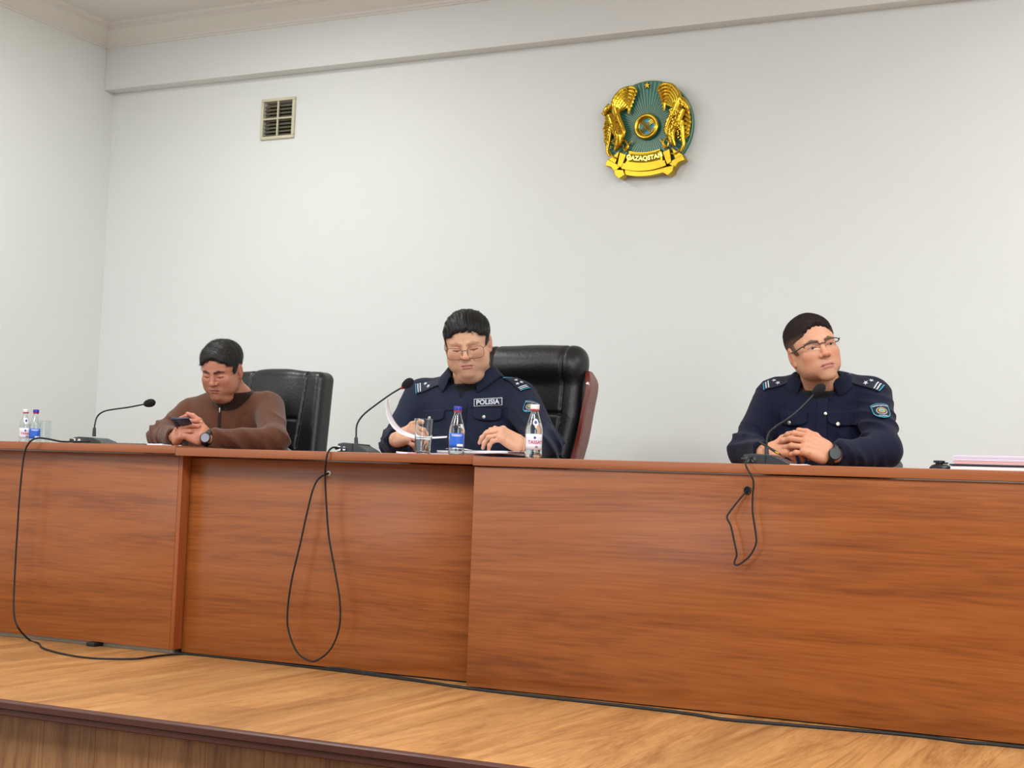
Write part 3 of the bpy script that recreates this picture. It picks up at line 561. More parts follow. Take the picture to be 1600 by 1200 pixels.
horse(1); horse(-1)
def arcband(r0, r1, a0, a1, t0, t1, cy=0.62, n=24):
    V = []; F_ = []
    for i in range(n):
        a = a0 + (a1 - a0) * i / (n - 1)
        for r_, t_ in ((r0, t0), (r1, t0), (r1, t1), (r0, t1)): V.append(E3(r_ * math.sin(a), cy - r_ * math.cos(a), t_))
    for i in range(n - 1):
        for j in range(4): F_.append((i * 4 + j, i * 4 + (j + 1) % 4, i * 4 + 4 + (j + 1) % 4, i * 4 + 4 + j))
    F_ += [(0, 1, 2, 3), tuple((n - 1) * 4 + j for j in (3, 2, 1, 0))]; return V, F_
bn = MB(); bn.add(*arcband(1.18, 1.46, -0.29, 0.29, -0.02, 0.030)); bn.add(*arcband(1.46, 1.58, -0.32, 0.32, -0.02, 0.040)); bn.add(*arcband(1.57, 1.68, -0.27, 0.27, -0.02, 0.030)); bn.add(*arcband(1.19, 1.22, -0.29, 0.29, 0.03, 0.036)); bn.add(*arcband(1.42, 1.46, -0.29, 0.29, 0.03, 0.036))
M_gold2 = mat('satin_gold', (188, 156, 46), 0.33, 1.0, bump=0.2, bscale=50)
bo = bn.build('ribbon', M_gold2, em, smooth=False)
bn2 = MB(); bn2.add(*arcband(1.235, 1.40, -0.255, 0.255, 0.0295, 0.0315)); bn2.build('ribbon_shading', mat('shaded_gold', (120, 96, 30), 0.45, 1.0), bo, smooth=False)  # panel of darker gold paints in the shading behind the raised letters
V, Fc = text_mesh('QAZAQSTAN', 0.128, 0.004, 0.0, 1.05); q = []
for p in V: a = p[0] / 1.32; r_ = 1.32 - p[1]; q.append(E3(r_ * math.sin(a), 0.62 - r_ * math.cos(a), 0.0335))
MB().add(q, Fc).build('lettering', mat('bright_gold', (250, 226, 120), 0.3, 1.0), bo, smooth=False, mods=[('SOLIDIFY', dict(thickness=0.003, offset=0))])
for s_ in (1, -1):
    tl = MB()
    def PR(pts, t0, t1): tl.prism([(s_ * px2(x, y)[0], px2(x, y)[1]) for x, y in pts], (0, -(t1 - t0), 0), ec + np.array([0, -0.022 - t0, 0]), (ER, 0, 0), (0, 0, ER))
    PR([(425, 850), (375, 975), (330, 955), (355, 820)], -0.01, 0.034); PR([(345, 800), (300, 930), (225, 880), (290, 840)], -0.01, 0.024)
    PR([(225, 880), (370, 960), (300, 1010), (262, 960), (195, 940)], -0.015, 0.03); PR([(300, 990), (400, 1000), (420, 1050), (360, 1085), (315, 1050)], -0.015, 0.038)
    tl.build('ribbon_end', M_gold2, em, smooth=False, mods=[('BEVEL', dict(width=0.002, segments=2))])

# ------------------------------------------------------------------ chairs
M_leather = mat('black_leather', (26, 27, 30), 0.36, bump=0.25, bscale=90, spec=0.5, var=0.1); M_leather2 = mat('matt_black_leather', (22, 22, 24), 0.42, bump=0.3, bscale=80); M_cherry = mat('cherry_wood_varnish', (112, 44, 34), 0.25, var=0.15, vscale=10, coat=0.4)
def star_base(t, c):
    MB().tube([c + [0, 0, 0.09], c + [0, 0, 0.44]], 0.028, 16).build('gas_column', M_black, t)
    for k in range(5):
        a = 2 * math.pi * k / 5 + 0.3; e_ = c + np.array([0.29 * math.cos(a), 0.29 * math.sin(a), 0.075])
        MB().tube([c + [0, 0, 0.10], e_], [0.028, 0.016], 10).build('leg', M_black, t); MB().tube([e_ + [-0.02, 0, -0.045], e_ + [0.02, 0, -0.045]], 0.028, 14).build('caster', M_black, t)
def armrest(t, c, sx, mt):
    x = c[0] + sx * 0.27; P = smooth_path([(x, c[1] + 0.20, 0.48), (x, c[1] + 0.23, 0.62), (x, c[1] + 0.12, 0.68), (x, c[1] - 0.15, 0.67), (x, c[1] - 0.22, 0.60), (x, c[1] - 0.16, 0.48)], 30)
    MB().tube(P, 0.02, 10).build('armrest', mt, t)
# chair of the man in brown
cb = at(440, 700, 0.98); ch = thing('office_chair', 'black leather office chair with a square seamed back behind the man in brown', 'chair', (cb[0], 1.0, 0))
yb = 0.98; xr = at(492, 620, yb - 0.05)[0]; xl = xr - 0.50; zt_ = at(440, 578, yb)[2]; tilt = 0.10
def backf(p):
    xc = (xl + xr) / 2; q = p.copy(); q[:, 1] -= (p[:, 2] - 0.75) * tilt; q[:, 2] += 0.12 * (p[:, 0] - xc) ** 2
    d = sd_box(q, (xc, yb + 0.02, (zt_ + 0.42) / 2), (0.25, 0.06, (zt_ - 0.42) / 2), 0.035)
    front = np.clip((yb + 0.01 - q[:, 1]) / 0.03, 0, 1); g_ = np.zeros(len(p))
    for xs in (xl + 0.105, xr - 0.105): g_ += np.exp(-((q[:, 0] - xs - 0.03 * np.sin((q[:, 2] - 0.8) * 3)) / 0.006) ** 2) * (q[:, 2] > 0.80)
    g_ += np.exp(-((q[:, 2] - 0.93 - 0.0 * q[:, 0]) / 0.006) ** 2) * (np.abs(q[:, 0] - xc) < 0.145)
    g_ += np.exp(-((q[:, 2] - 0.86 + 0.5 * np.abs(q[:, 0] - xc)) / 0.006) ** 2) * (np.abs(q[:, 0] - xc) > 0.06)
    cush = 0.014 * np.exp(-((q[:, 0] - xc) / 0.11) ** 4) * np.exp(-((q[:, 2] - 1.05) / 0.13) ** 4)
    return d - (cush - 0.010 * g_) * front
V, Fc = net(backf, (xl - 0.04, yb - 0.12, 0.38), (xr + 0.04, yb + 0.2, zt_ + 0.05), 0.005); net_object('backrest', [(V, Fc)], M_leather, ch)
cc = np.array([(xl + xr) / 2, yb - 0.27, 0.0]); MB().box((xl, yb - 0.52, 0.42), (xr, yb - 0.01, 0.52), 0.04, 4).build('seat', M_leather, ch); star_base(ch, cc); armrest(ch, cc, 1.0, M_black); armrest(ch, cc, -1.0, M_black)
# executive chair
yb2 = 0.98; x2r = at(914, 600, yb2 - 0.02)[0]; x2l = at(738, 600, yb2)[0]; zt2 = at(850, 540, yb2)[2]; xc2 = (x2l + x2r) / 2; hw = (x2r - x2l) / 2
ch2 = thing('executive_chair', 'black leather high-back executive chair with cherry wood side rails, behind the middle policeman', 'chair', (xc2, yb2, 0))
def backf2(p):
    q = p.copy(); q[:, 1] -= (p[:, 2] - 0.75) * 0.12; w_ = hw - 0.02 - 0.10 * np.clip((0.95 - q[:, 2]) / 0.5, 0, 1)
    s = (q[:, 0] - xc2) / w_ * hw; q[:, 0] = s + xc2; q[:, 2] += 0.28 * np.clip(np.abs(s) - 0.14, 0, 1) ** 2 * 1.5
    d = sd_box(q, (xc2, yb2, (zt2 + 0.42) / 2), (hw - 0.01, 0.055, (zt2 - 0.42) / 2), 0.05)
    roll = sd_cap(q, (xc2 - hw + 0.07, yb2 - 0.02, zt2 - 0.075), (xc2 + hw - 0.07, yb2 - 0.02, zt2 - 0.075), 0.072); d = smin(d, roll, 0.03)
    front = np.clip((yb2 + 0.01 - q[:, 1]) / 0.03, 0, 1); g_ = np.exp(-((np.abs(q[:, 0] - xc2) - hw + 0.085) / 0.006) ** 2)
    g_ += np.exp(-((q[:, 2] - 0.965) / 0.007) ** 2) * (np.abs(q[:, 0] - xc2) < hw - 0.085)
    g_ += 0.8 * np.exp(-((q[:, 2] - 0.80 + 0.9 * (np.abs(q[:, 0] - xc2) - 0.2)) / 0.007) ** 2) * (q[:, 2] < 0.96)
    return d + front * (0.012 * g_ - 0.004 * wob(p * [1, 1, 2.5], 22, 3))
V, Fc = net(backf2, (x2l - 0.05, yb2 - 0.16, 0.38), (x2r + 0.05, yb2 + 0.2, zt2 + 0.05), 0.0055); net_object('backrest', [(V, Fc)], M_leather2, ch2)
for s_ in (1, -1):
    pr = smooth_path([(s_ * (hw - 0.015), -0.03, zt2 - 0.10), (s_ * (hw + 0.005), -0.035, zt2 - 0.16), (s_ * (hw - 0.005), -0.03, 0.98), (s_ * (hw - 0.02), -0.03, 0.85), (s_ * (hw - 0.055), -0.03, 0.7), (s_ * (hw - 0.10), -0.03, 0.5)], 30); V = []; F_ = []
    for i, p in enumerate(pr):
        yy = yb2 + (p[2] - 0.75) * 0.12; wd = 0.045 * min(1, 0.25 + i / 6)
        for a_, b_ in ((-0.011, -wd), (0.011, -wd), (0.011, wd), (-0.011, wd)): V.append((xc2 + p[0] + a_, yy + b_, p[2]))
    for i in range(len(pr) - 1):
        for j in range(4): F_.append((i * 4 + j, i * 4 + (j + 1) % 4, i * 4 + 4 + (j + 1) % 4, i * 4 + 4 + j))
    F_ += [(3, 2, 1, 0), tuple(len(V) - 4 + j for j in range(4))]
    MB().add(V, F_).build('wood_rail', M_cherry, ch2, mods=[('BEVEL', dict(width=0.005, segments=3))])
MB().box((xc2 - 0.26, yb2 - 0.55, 0.42), (xc2 + 0.26, yb2 - 0.01, 0.53), 0.045, 4).build('seat', M_leather2, ch2); c2_ = np.array([xc2, yb2 - 0.27, 0]); star_base(ch2, c2_); armrest(ch2, c2_, 1.0, M_cherry); armrest(ch2, c2_, -1.0, M_cherry)
# chair of the right policeman, almost hidden
e3 = at(1386, 722, 0.86); xc3 = e3[0] - 0.235; ch3 = thing('office_chair', 'black chair almost hidden behind the right policeman, only its edge showing', 'chair', (xc3, 0.9, 0))
def backf3(p): return sd_box(p, (xc3, 0.95, 0.62), (0.24, 0.045, 0.155), 0.045)
V, Fc = net(backf3, (xc3 - 0.3, 0.85, 0.42), (xc3 + 0.3, 1.05, 0.83), 0.008); net_object('backrest', [(V, Fc)], M_leather2, ch3)
MB().box((xc3 - 0.24, 0.42, 0.42), (xc3 + 0.24, 0.93, 0.51), 0.04, 4).build('seat', M_leather2, ch3); c3_ = np.array([xc3, 0.68, 0]); star_base(ch3, c3_)
P = smooth_path([(xc3 + 0.24, 0.95, 0.72), (xc3 + 0.262, 0.90, 0.79), (xc3 + 0.262, 0.75, 0.775), (xc3 + 0.262, 0.62, 0.755), (xc3 + 0.262, 0.56, 0.70), (xc3 + 0.25, 0.62, 0.5)], 30); MB().tube(P, 0.02, 12).build('armrest', M_black, ch3)
#PART4
# ------------------------------------------------------------------ people
SKIN = attrmat('skin', 0.48, 0.12, 0.4, 0.15, 500)
M_hair1 = attrmat('dark_hair', 0.5, spec=0.4, bump=0.5, bscale=260); M_hair2 = M_hair1; M_hair3 = attrmat('cropped_hair', 0.75, spec=0.2, bump=0.6, bscale=400)
M_eye = mat('eye_white', (168, 156, 148), 0.25); M_iris = mat('dark_iris', (22, 14, 10), 0.15)
def fabric(name, rgb, rough=0.85, bs=0.35, sheen=0.2):
    return mat(name, rgb, rough, bump=bs, bscale=420, spec=0.2, var=0.10, vscale=14, sheen=sheen)
M_sweater = fabric('brown_knit', (88, 50, 30)); M_rib = fabric('dark_brown_ribbing', (44, 22, 16)); M_navy1 = fabric('navy_uniform_cloth', (27, 34, 54), 0.8, 0.3, 0.05); M_navy2 = fabric('dark_navy_uniform_cloth', (16, 19, 43), 0.8, 0.3, 0.05)
M_trouser = fabric('dark_trousers', (24, 26, 36)); M_under = mat('black_undershirt', (12, 12, 16), 0.8); M_shoe = mat('black_shoe', (18, 18, 18), 0.35)
M_btn = mat('silver_button', (214, 208, 190), 0.3, 0.7); M_tealtrim = mat('turquoise_piping', (60, 160, 190), 0.5); M_silver = mat('silver_embroidery', (200, 206, 216), 0.5); M_board = mat('shoulder_board_cloth', (16, 22, 40), 0.7); M_patchgold = mat('patch_gold', (176, 150, 90), 0.5)
M_wband = mat('black_watch_strap', (16, 16, 18), 0.5); M_wface = mat('watch_glass', (150, 156, 170), 0.12); M_wfaced = mat('dark_watch_glass', (24, 38, 34), 0.12)

class Frame:
    "local frame: x = toward picture right, y = away from the viewer, z = up, then turned, nodded and tilted"
    def __init__(s, o, yaw=0, pitch=0, roll=0, sc=1.0):
        s.o = np.array(o, float); v = s.o - CAM; v[2] = 0; v = nrm(v); x = np.array([v[1], -v[0], 0]); B = np.stack([x, v, [0, 0, 1]], 1)
        Rz = np.array(Matrix.Rotation(yaw, 3, 'Z')); Rx = np.array(Matrix.Rotation(pitch, 3, 'X')); Ry = np.array(Matrix.Rotation(roll, 3, 'Y'))
        s.R = B @ Ry @ Rz @ Rx; s.sc = sc
    def w(s, p): return s.o + (np.array(p, float) * s.sc) @ s.R.T
    def l(s, p): return ((np.array(p, float) - s.o) @ s.R) / s.sc
    def dirw(s, d): return s.R @ np.array(d, float)

def seg(p, pts, r):
    "smooth chain of tapered capsules"
    d = None
    for i in range(len(pts) - 1):
        e = sd_cap(p, pts[i], pts[i + 1], r[i], r[i + 1]); d = e if d is None else smin(d, e, 0.006)
    return d
def head_fn(k, neckpts, neckr):
    wd, jaw, dbl, eyeopen, chubby = k['wide'], k['jaw'], k['double_chin'], k['eye_open'], k['chubby']
    def f(p):
        m = p * np.array([-1, 1, 1]); a = np.abs(p[:, 0]); q = p.copy(); q[:, 0] = a      # mirrored half
        d = sd_ell(p, (0, 0.012, 0.040), (0.076 * wd, 0.094, 0.080))
        d = smin(d, sd_ell(p, (0, -0.026, 0.012), (0.068 * wd, 0.062, 0.082)), 0.020)
        d = smin(d, sd_ell(p, (0, -0.030, -0.052), (0.058 * wd * jaw, 0.050, 0.052)), 0.028)
        d = smin(d, sd_ell(q, (0.042 * wd * jaw, -0.012, -0.052), (0.022, 0.034, 0.036)), 0.022)          # jaw corners
        d = smin(d, sd_ell(q, (0.040 * wd, -0.060, -0.022), (0.024, 0.020, 0.022)), 0.020)                 # cheekbones
        d = smin(d, sd_ell(q, (0.037 * wd, -0.040, -0.054), (0.024 * (1 + chubby), 0.030, 0.030 * (1 + chubby))), 0.020)
        d = smin(d, sd_ell(p, (0, -0.066, -0.099), (0.026, 0.018, 0.016)), 0.022)                          # chin
        d = smin(d, sd_ell(p, (0, -0.062, -0.068), (0.036, 0.024, 0.028)), 0.018)                          # muzzle
        if dbl: d = smin(d, sd_ell(p, (0, -0.030, -0.108), (0.050 * wd, 0.042, 0.026 + 0.008 * dbl)), 0.016)
        d = smin(d, sd_cap(q, (0.010, -0.0835, 0.020), (0.046, -0.066, 0.022), 0.007, 0.006), 0.012)      # brow ridge
        d = smax(d, -sd_ell(q, (0.032, -0.100, 0.001), (0.019, 0.020, 0.012)), 0.012)                      # eye sockets
        d = smin(d, sd_ell(q, (0.032, -0.0705, 0.0005), (0.0165, 0.0125, 0.0105)), 0.005)                  # lids
        d = smin(d, sd_ell(q, (0.032, -0.0700, -0.011), (0.015, 0.010, 0.006)), 0.006)                     # bags
        # nose
        d = smin(d, sd_cap(p, (0, -0.0820, 0.012), (0, -0.0985, -0.026), 0.0070, 0.0095), 0.010)
        d = smin(d, sd_ell(p, (0, -0.1005, -0.030), (0.0128, 0.0110, 0.0100)), 0.007)
        d = smin(d, sd_ell(q, (0.0140, -0.0885, -0.032), (0.0076, 0.0095, 0.0076)), 0.005)
        d = smax(d, -sd_ell(q, (0.0068, -0.0975, -0.0405), (0.0036, 0.0050, 0.0035)), 0.002)
        # fold from nose to mouth corner
        d = d + 0.0022 * np.exp(-(sd_cap(q, (0.0205, -0.088, -0.034), (0.0330, -0.070, -0.066), 0.0) / 0.0032) ** 2) * (0.6 + chubby)
        # mouth
        d = smin(d, seg(q, [(0.0, -0.0870, -0.0600), (0.014, -0.0850, -0.0615), (0.0290, -0.0745, -0.0675)], [0.0034, 0.0030, 0.0010]), 0.005)
        d = smin(d, seg(q, [(0.0, -0.0860, -0.0700), (0.013, -0.0840, -0.0698), (0.0265, -0.0750, -0.0680)], [0.0040, 0.0036, 0.0010]), 0.005)
        d = d + 0.0024 * np.exp(-(seg(q, [(0.0, -0.091, -0.0648), (0.015, -0.0880, -0.0655), (0.0310, -0.0740, -0.0685)], [0, 0, 0]) / 0.0022) ** 2)
        d = d + 0.0015 * np.exp(-(sd_cap(q, (0, -0.083, -0.0795), (0.014, -0.080, -0.079), 0.0) / 0.004) ** 2)
        if eyeopen: d = smax(d, -sd_ell(q, (0.0325, -0.0835, 0.0005), (0.0125, 0.0080, 0.0040 * eyeopen)), 0.0015)
        else: d = d + 0.0022 * np.exp(-(seg(q, [(0.020, -0.0835, -0.0045), (0.032, -0.0835, -0.0070), (0.045, -0.0765, -0.0045)], [0, 0, 0]) / 0.0020) ** 2)
        d = d + 0.0016 * np.exp(-(seg(q, [(0.019, -0.083, 0.007), (0.032, -0.081, 0.0110), (0.046, -0.074, 0.0070)], [0, 0, 0]) / 0.0020) ** 2)
        if k.get('frown'): d = d + 0.0014 * np.exp(-(sd_cap(q, (0.0045, -0.093, 0.012), (0.0055, -0.088, 0.036), 0.0) / 0.0022) ** 2)
        # ears
        er = sd_ell(q, (0.0790 * wd, 0.012, -0.002), (0.0070, 0.0175, 0.0320)); E1 = q - np.array([0.0790 * wd, 0.012, -0.002])
        er = smax(er, -sd_ell(q, (0.0870 * wd, 0.006, 0.002), (0.0060, 0.0100, 0.0200)), 0.003)
        er = smin(er, sd_cap(q, (0.0760 * wd, -0.001, -0.008), (0.0765 * wd, 0.001, 0.004), 0.004), 0.004)
        er = smin(er, sd_ell(q, (0.0770 * wd, 0.006, -0.030), (0.0055, 0.008, 0.009)), 0.004)
        d = smin(d, sd_ell(q, (0.060 * wd, 0.016, -0.012), (0.016, 0.030, 0.044)), 0.012)
        d = smin(d, er, 0.006)
        nk = seg(p, neckpts, neckr); d = smin(d, nk, 0.018)
        return d
    return f
def head_tones(P, k):
    base = np.array(lin(k['skin'])[:3]); a = np.abs(P[:, 0]); q = P.copy(); q[:, 0] = a; c = np.tile(base, (len(P), 1))
    def mix(c, col, w): w = np.clip(w, 0, 1)[:, None]; return c * (1 - w) + np.array(lin(col)[:3]) * w
    n = wob(P, 90, 5) * 0.04; c = c * (1 + n)[:, None]
    c = mix(c, k['flush'], 0.55 * np.exp(-(sd_sph(q, (0.044, -0.068, -0.030), 0) / 0.024) ** 2)); c = mix(c, k['flush'], 0.7 * np.exp(-(sd_sph(P, (0, -0.105, -0.030), 0) / 0.014) ** 2)); c = mix(c, k['flush'], 0.5 * (a > 0.079 * k['wide']))
    c = mix(c, k['stubble'], 0.32 * np.exp(-(sd_ell(P, (0, -0.085, -0.080), (0.034, 0.02, 0.030)) / 0.012).clip(0) ** 2) * (P[:, 1] < -0.04))
    lip = np.minimum(seg(q, [(0.0, -0.0890, -0.0605), (0.014, -0.0870, -0.0620), (0.0285, -0.0760, -0.0675)], [0.0034, 0.0030, 0.0006]), seg(q, [(0.0, -0.0880, -0.0695), (0.013, -0.0860, -0.0692), (0.0260, -0.0760, -0.0680)], [0.0040, 0.0036, 0.0006]))
    c = mix(c, k['lip'], 0.85 * (1 - np.clip(lip / 0.0025, 0, 1)))
    c = mix(c, (80, 32, 30), 0.8 * np.exp(-(seg(q, [(0.0, -0.088, -0.0648), (0.015, -0.0855, -0.0655), (0.0300, -0.0745, -0.0685)], [0, 0, 0]) / 0.0019) ** 2))
    q2 = q.copy(); q2[:, 1] = 0.0; q2[P[:, 1] > -0.05, 0] = 1.0
    br = seg(q2, [(0.0140, 0, 0.0180), (0.031, 0, 0.0225), (0.051, 0, 0.0185)], [0.0030, 0.0034, 0.0012]) + 0.0010 * wob(P, 900, 2); c = mix(c, k['brow'], k['brow_w'] * (1 - np.clip(br / 0.003, 0, 1)))
    if not k['eye_open']: c = mix(c, (34, 20, 18), 0.95 * np.exp(-(seg(q2, [(0.019, 0, -0.0040), (0.032, 0, -0.0068), (0.046, 0, -0.0040)], [0, 0, 0]) / 0.0019) ** 2))
    else: c = mix(c, (40, 24, 20), 0.9 * np.exp(-(seg(q2, [(0.0190, 0, 0.0010), (0.032, 0, 0.0056 * k['eye_open']), (0.0465, 0, 0.0016)], [0, 0, 0]) / 0.0015) ** 2))
    c = mix(c, k['flush'], 0.45 * np.exp(-((a - 0.032) / 0.018) ** 2 - ((P[:, 2] - 0.004) / 0.011) ** 2) * (P[:, 1] < -0.05))
    return c
def hair_fn(k):
    wd = k['wide']; t1, t2 = k['hair_top'], k['hair_side']; zh = k['hairline']
    def f(p):
        a = np.abs(p[:, 0]); up = np.clip((p[:, 2] - 0.03) / 0.06, 0, 1); low = np.clip((p[:, 2] - 0.005) / 0.05, 0, 1); t = 0.0015 + (t2 - 0.0015) * low + (t1 - t2) * up
        d = smin(sd_ell(p, (0, 0.014, 0.040), (0.0765 * wd, 0.095, 0.081)), sd_ell(p, (0, -0.024, 0.014), (0.0685 * wd, 0.062, 0.082)), 0.02) - t
        if k.get('boxy'): d = smin(d, sd_ell(p, (0, -0.012, 0.074), (0.060 * wd, 0.066, 0.042)) - 0.002, 0.02)
        jag = k.get('jag', 0.0045) * np.sin(p[:, 0] * 150 + 2.0 * np.sin(p[:, 0] * 70 + k['seed'])) + 0.003 * np.sin(p[:, 0] * 420) + k.get('part', 0) * p[:, 0] + k.get('curve', 0) * (np.clip(a - 0.02, 0, 1)) * 1.0
        pl = -(0.86 * (p[:, 1] + 0.086) + 0.51 * (p[:, 2] - zh - jag)); corner = np.clip((a - k['temple'] * wd) / 0.012, 0, 1) * 0.020
        d = smax(d, pl - corner, 0.004)
        d = smax(d, -(p[:, 1] + k.get('burn', 0.034) + 0.35 * np.clip(0.03 - p[:, 2], -0.1, 1)) - np.clip(p[:, 2] - 0.035, 0, 1) * 4, 0.003)                       # sideburn front
        d = smax(d, -(p[:, 2] + 0.006 + 0.064 * np.clip((p[:, 1] - 0.006) / 0.02, 0, 1)), 0.003)     # lower edge, longer at the nape
        q = p.copy(); q[:, 0] = a; d = smax(d, -(sd_ell(q, (0.082 * wd, 0.012, -0.004), (0.02, 0.021, 0.036))), 0.003)
        u = p[:, 0] * k['comb'][0] + p[:, 1] * k['comb'][1]; st = np.sin(u * 210 + 4 * wob(p, 30, 4)) * 0.6 + np.sin(u * 520 + 5 * wob(p, 45, 6)) * 0.5
        return d + k['strand'] * (0.4 + up) * st + 0.003 * up * wob(p, 60, k['seed'])
    return f
def make_hair(k, fr, parent, mt, n, length):
    hc = np.array(lin(k['hair'])[:3]); fc = np.array(lin(k['fade'])[:3])
    f = hair_fn(k); V, Fc = net(f, (-0.105, -0.125, -0.09), (0.105, 0.135, 0.155), 0.0021)
    # short strands that break the outline
    rs = np.random.RandomState(k['seed'] + 11); idx = rs.choice(len(V), n); VV = [fr.w(V)]; FF = [Fc]; S = []; SF = []; b = 0
    for i in idx:
        p = V[i]; g = grad(f, p, 0.006); c_ = np.array([k['flow'][0] + rs.normal() * 0.35, k['flow'][1] + rs.normal() * 0.3, -0.25 * (1 - np.clip(p[2] / 0.1, 0, 1)) * 3]); c_ = nrm(c_ - g * (c_ @ g)); L_ = length * rs.uniform(0.5, 1.2); s_ = nrm(np.cross(g, c_)) * 0.00055
        if p[2] < 0.02: L_ *= 0.5
        a0 = p - g * 0.001; a1 = p + c_ * L_ * 0.5 + g * L_ * k['lift']; a2 = p + c_ * L_ + g * L_ * k['lift'] * 1.1
        S += [a0 - s_, a0 + s_, a1 + s_ * 0.8, a1 - s_ * 0.8, a2 + s_ * 0.1, a2 - s_ * 0.1]; SF += [(b, b + 1, b + 2, b + 3), (b + 3, b + 2, b + 4, b + 5)]; b += 6
    tn = lambda Q, rnd: (lambda w, g_: (hc * (1 - w) + fc * w) * g_)(np.clip((k['fade_z'] - Q[:, 2]) / 0.035, 0, 1)[:, None] * k['fade_w'], (1 + k['grey'] * np.clip(rnd, 0, 3))[:, None])
    T1 = tn(V, 0.8 * wob(V * [1, 0.4, 0.6], 300, 3) + 0.5 * wob(V, 90, 9)); VV.append(fr.w(np.array(S))); FF.append(np.array(SF)); return net_object('hair', list(zip(VV, FF)), mt, parent, [T1, tn(np.array(S), np.repeat(rs.normal(size=n), 6))])
def hand_pts(h):
    "h: curls of the fingers; local: x across (thumb side = side*-x), y forward, z back of the hand; returns chains"
    s = h['side']; W = [0.031, 0.0105, -0.0105, -0.030]; Ls = [(0.042, 0.025, 0.020), (0.046, 0.029, 0.022), (0.043, 0.027, 0.021), (0.033, 0.020, 0.018)]; R_ = [(0.0092, 0.0086, 0.0078, 0.0066), (0.0094, 0.0088, 0.0080, 0.0068), (0.0090, 0.0084, 0.0076, 0.0064), (0.0080, 0.0074, 0.0068, 0.0058)]
    Y0 = [0.086, 0.090, 0.085, 0.076]; out = []
    for i in range(4):
        p = np.array([-s * W[i], Y0[i], 0.002]); ang = 0.0; sp = h['spread'] * (1.5 - i) * -s; ch = [p]; c = h['curl'][i]
        for j in range(3):
            ang += c[j]; dr = np.array([math.sin(sp) * math.cos(ang) * 1.0, math.cos(sp) * math.cos(ang), -math.sin(ang)]); p = p + dr * Ls[i][j]; ch.append(p)
        out.append((ch, R_[i]))
    tb = np.array([-s * 0.026, 0.022, -0.006]); d1 = nrm(h['thumb'][0]) * [-s, 1, 1]; d2 = nrm(h['thumb'][1]) * [-s, 1, 1]; d3 = nrm(h['thumb'][2]) * [-s, 1, 1]
    t1 = tb + d1 * 0.042; t2 = t1 + d2 * 0.032; t3 = t2 + d3 * 0.025; out.append(([tb, t1, t2, t3], (0.0150, 0.0110, 0.0095, 0.0078))); return out
def hand_fn(h, wd_=(0, -1, 0), wrist_len=0.075, wr=0.0265):
    ch = hand_pts(h); s = h['side']
    def f(p):
        d = sd_box(p, (0, 0.052, 0.0), (0.040, 0.044, 0.0145), 0.0135)
        d = smin(d, sd_ell(p, (-s * 0.022, 0.035, -0.007), (0.020, 0.032, 0.016)), 0.012); d = smin(d, sd_ell(p, (s * 0.026, 0.040, -0.004), (0.014, 0.035, 0.015)), 0.010)
        d = smin(d, sd_cap(p, (0, 0.016, 0), np.array(wd_) * wrist_len, wr * 0.86, wr), 0.018)
        for i, (c, r) in enumerate(ch):
            e = seg(p, c, r)
            if i < 4:
                for j in (1, 2): e = e - 0.0007 * np.exp(-(sd_sph(p, c[j], 0) / 0.008) ** 2)
                e = smin(e, sd_sph(p, c[0] + np.array([0, -0.002, 0.0035]), 0.0098), 0.006)
                d = smin(d, e, 0.0045)
            else: d = smin(d, e, 0.007)
        tnd = np.zeros(len(p))
        for i in range(4): tnd += np.exp(-(sd_cap(p, ch[i][0][0] + np.array([0, -0.004, 0.013]), (ch[i][0][0][0] * 0.3, 0.01, 0.012), 0) / 0.0035) ** 2)
        return d - 0.0009 * tnd
    return f
def handframe(wrist, knuck, back):
    "3x3 axes: y toward the knuckles, z the back of the hand"
    y = nrm(np.array(knuck) - np.array(wrist)); z = np.array(back, float); z = nrm(z - y * (z @ y)); x = np.cross(y, z); return np.stack([x, y, z], 1)
def make_hand(h, wrist, knuck, back, k):
    R = handframe(wrist, knuck, back); f = hand_fn(h, R.T @ nrm(np.array(h['elbow']) - wrist)); sc = h.get('sc', 1.0); V, Fc = net(f, (-0.115, -0.115, -0.13), (0.115, 0.20, 0.115), 0.0017)
    c = np.tile(np.array(lin(k['skin'])[:3]), (len(V), 1)) * np.array([0.97, 0.90, 0.88]); ch = hand_pts(h); fl = np.array(lin(k['flush'])[:3])
    for i, (cc, r) in enumerate(ch):
        for j in (0, 1, 2): w_ = 0.35 * np.exp(-(sd_sph(V, cc[j], 0) / 0.011) ** 2)[:, None]; c = c * (1 - w_) + fl * w_
        w_ = 0.4 * np.exp(-(sd_sph(V, cc[3], 0) / 0.012) ** 2)[:, None]; c = c * (1 - w_) + fl * w_
        tipd = nrm(cc[3] - cc[2]); up = nrm(np.array([0, 0, 1.0]) - tipd * tipd[2]) if i < 4 else nrm(np.cross(tipd, [0, 0, 1.0]) * h['side']); nc = cc[3] - tipd * 0.001 + up * r[3] * 0.8
        w_ = (0.5 * (sd_ell(V, nc, (0.005, 0.0065, 0.005)) < 0))[:, None]; c = c * (1 - w_) + np.array(lin((232, 190, 170))[:3]) * w_
    return wrist + (V * sc) @ R.T, Fc, c, (lambda q: np.array(wrist) + (np.array(q, float) * sc) @ R.T)
def flat_obj(name, V, Fc, mt, parent, thick=0.001):
    return MB().add(V, Fc).build(name, mt, parent, smooth=False, mods=[('SOLIDIFY', dict(thickness=thick, offset=1))] if thick else ())
def tangent(n, up=(0, 0, 1)):
    n = nrm(n); t2 = nrm(np.array(up, float) - n * (np.array(up, float) @ n)); t1 = np.cross(t2, n); return t1, t2

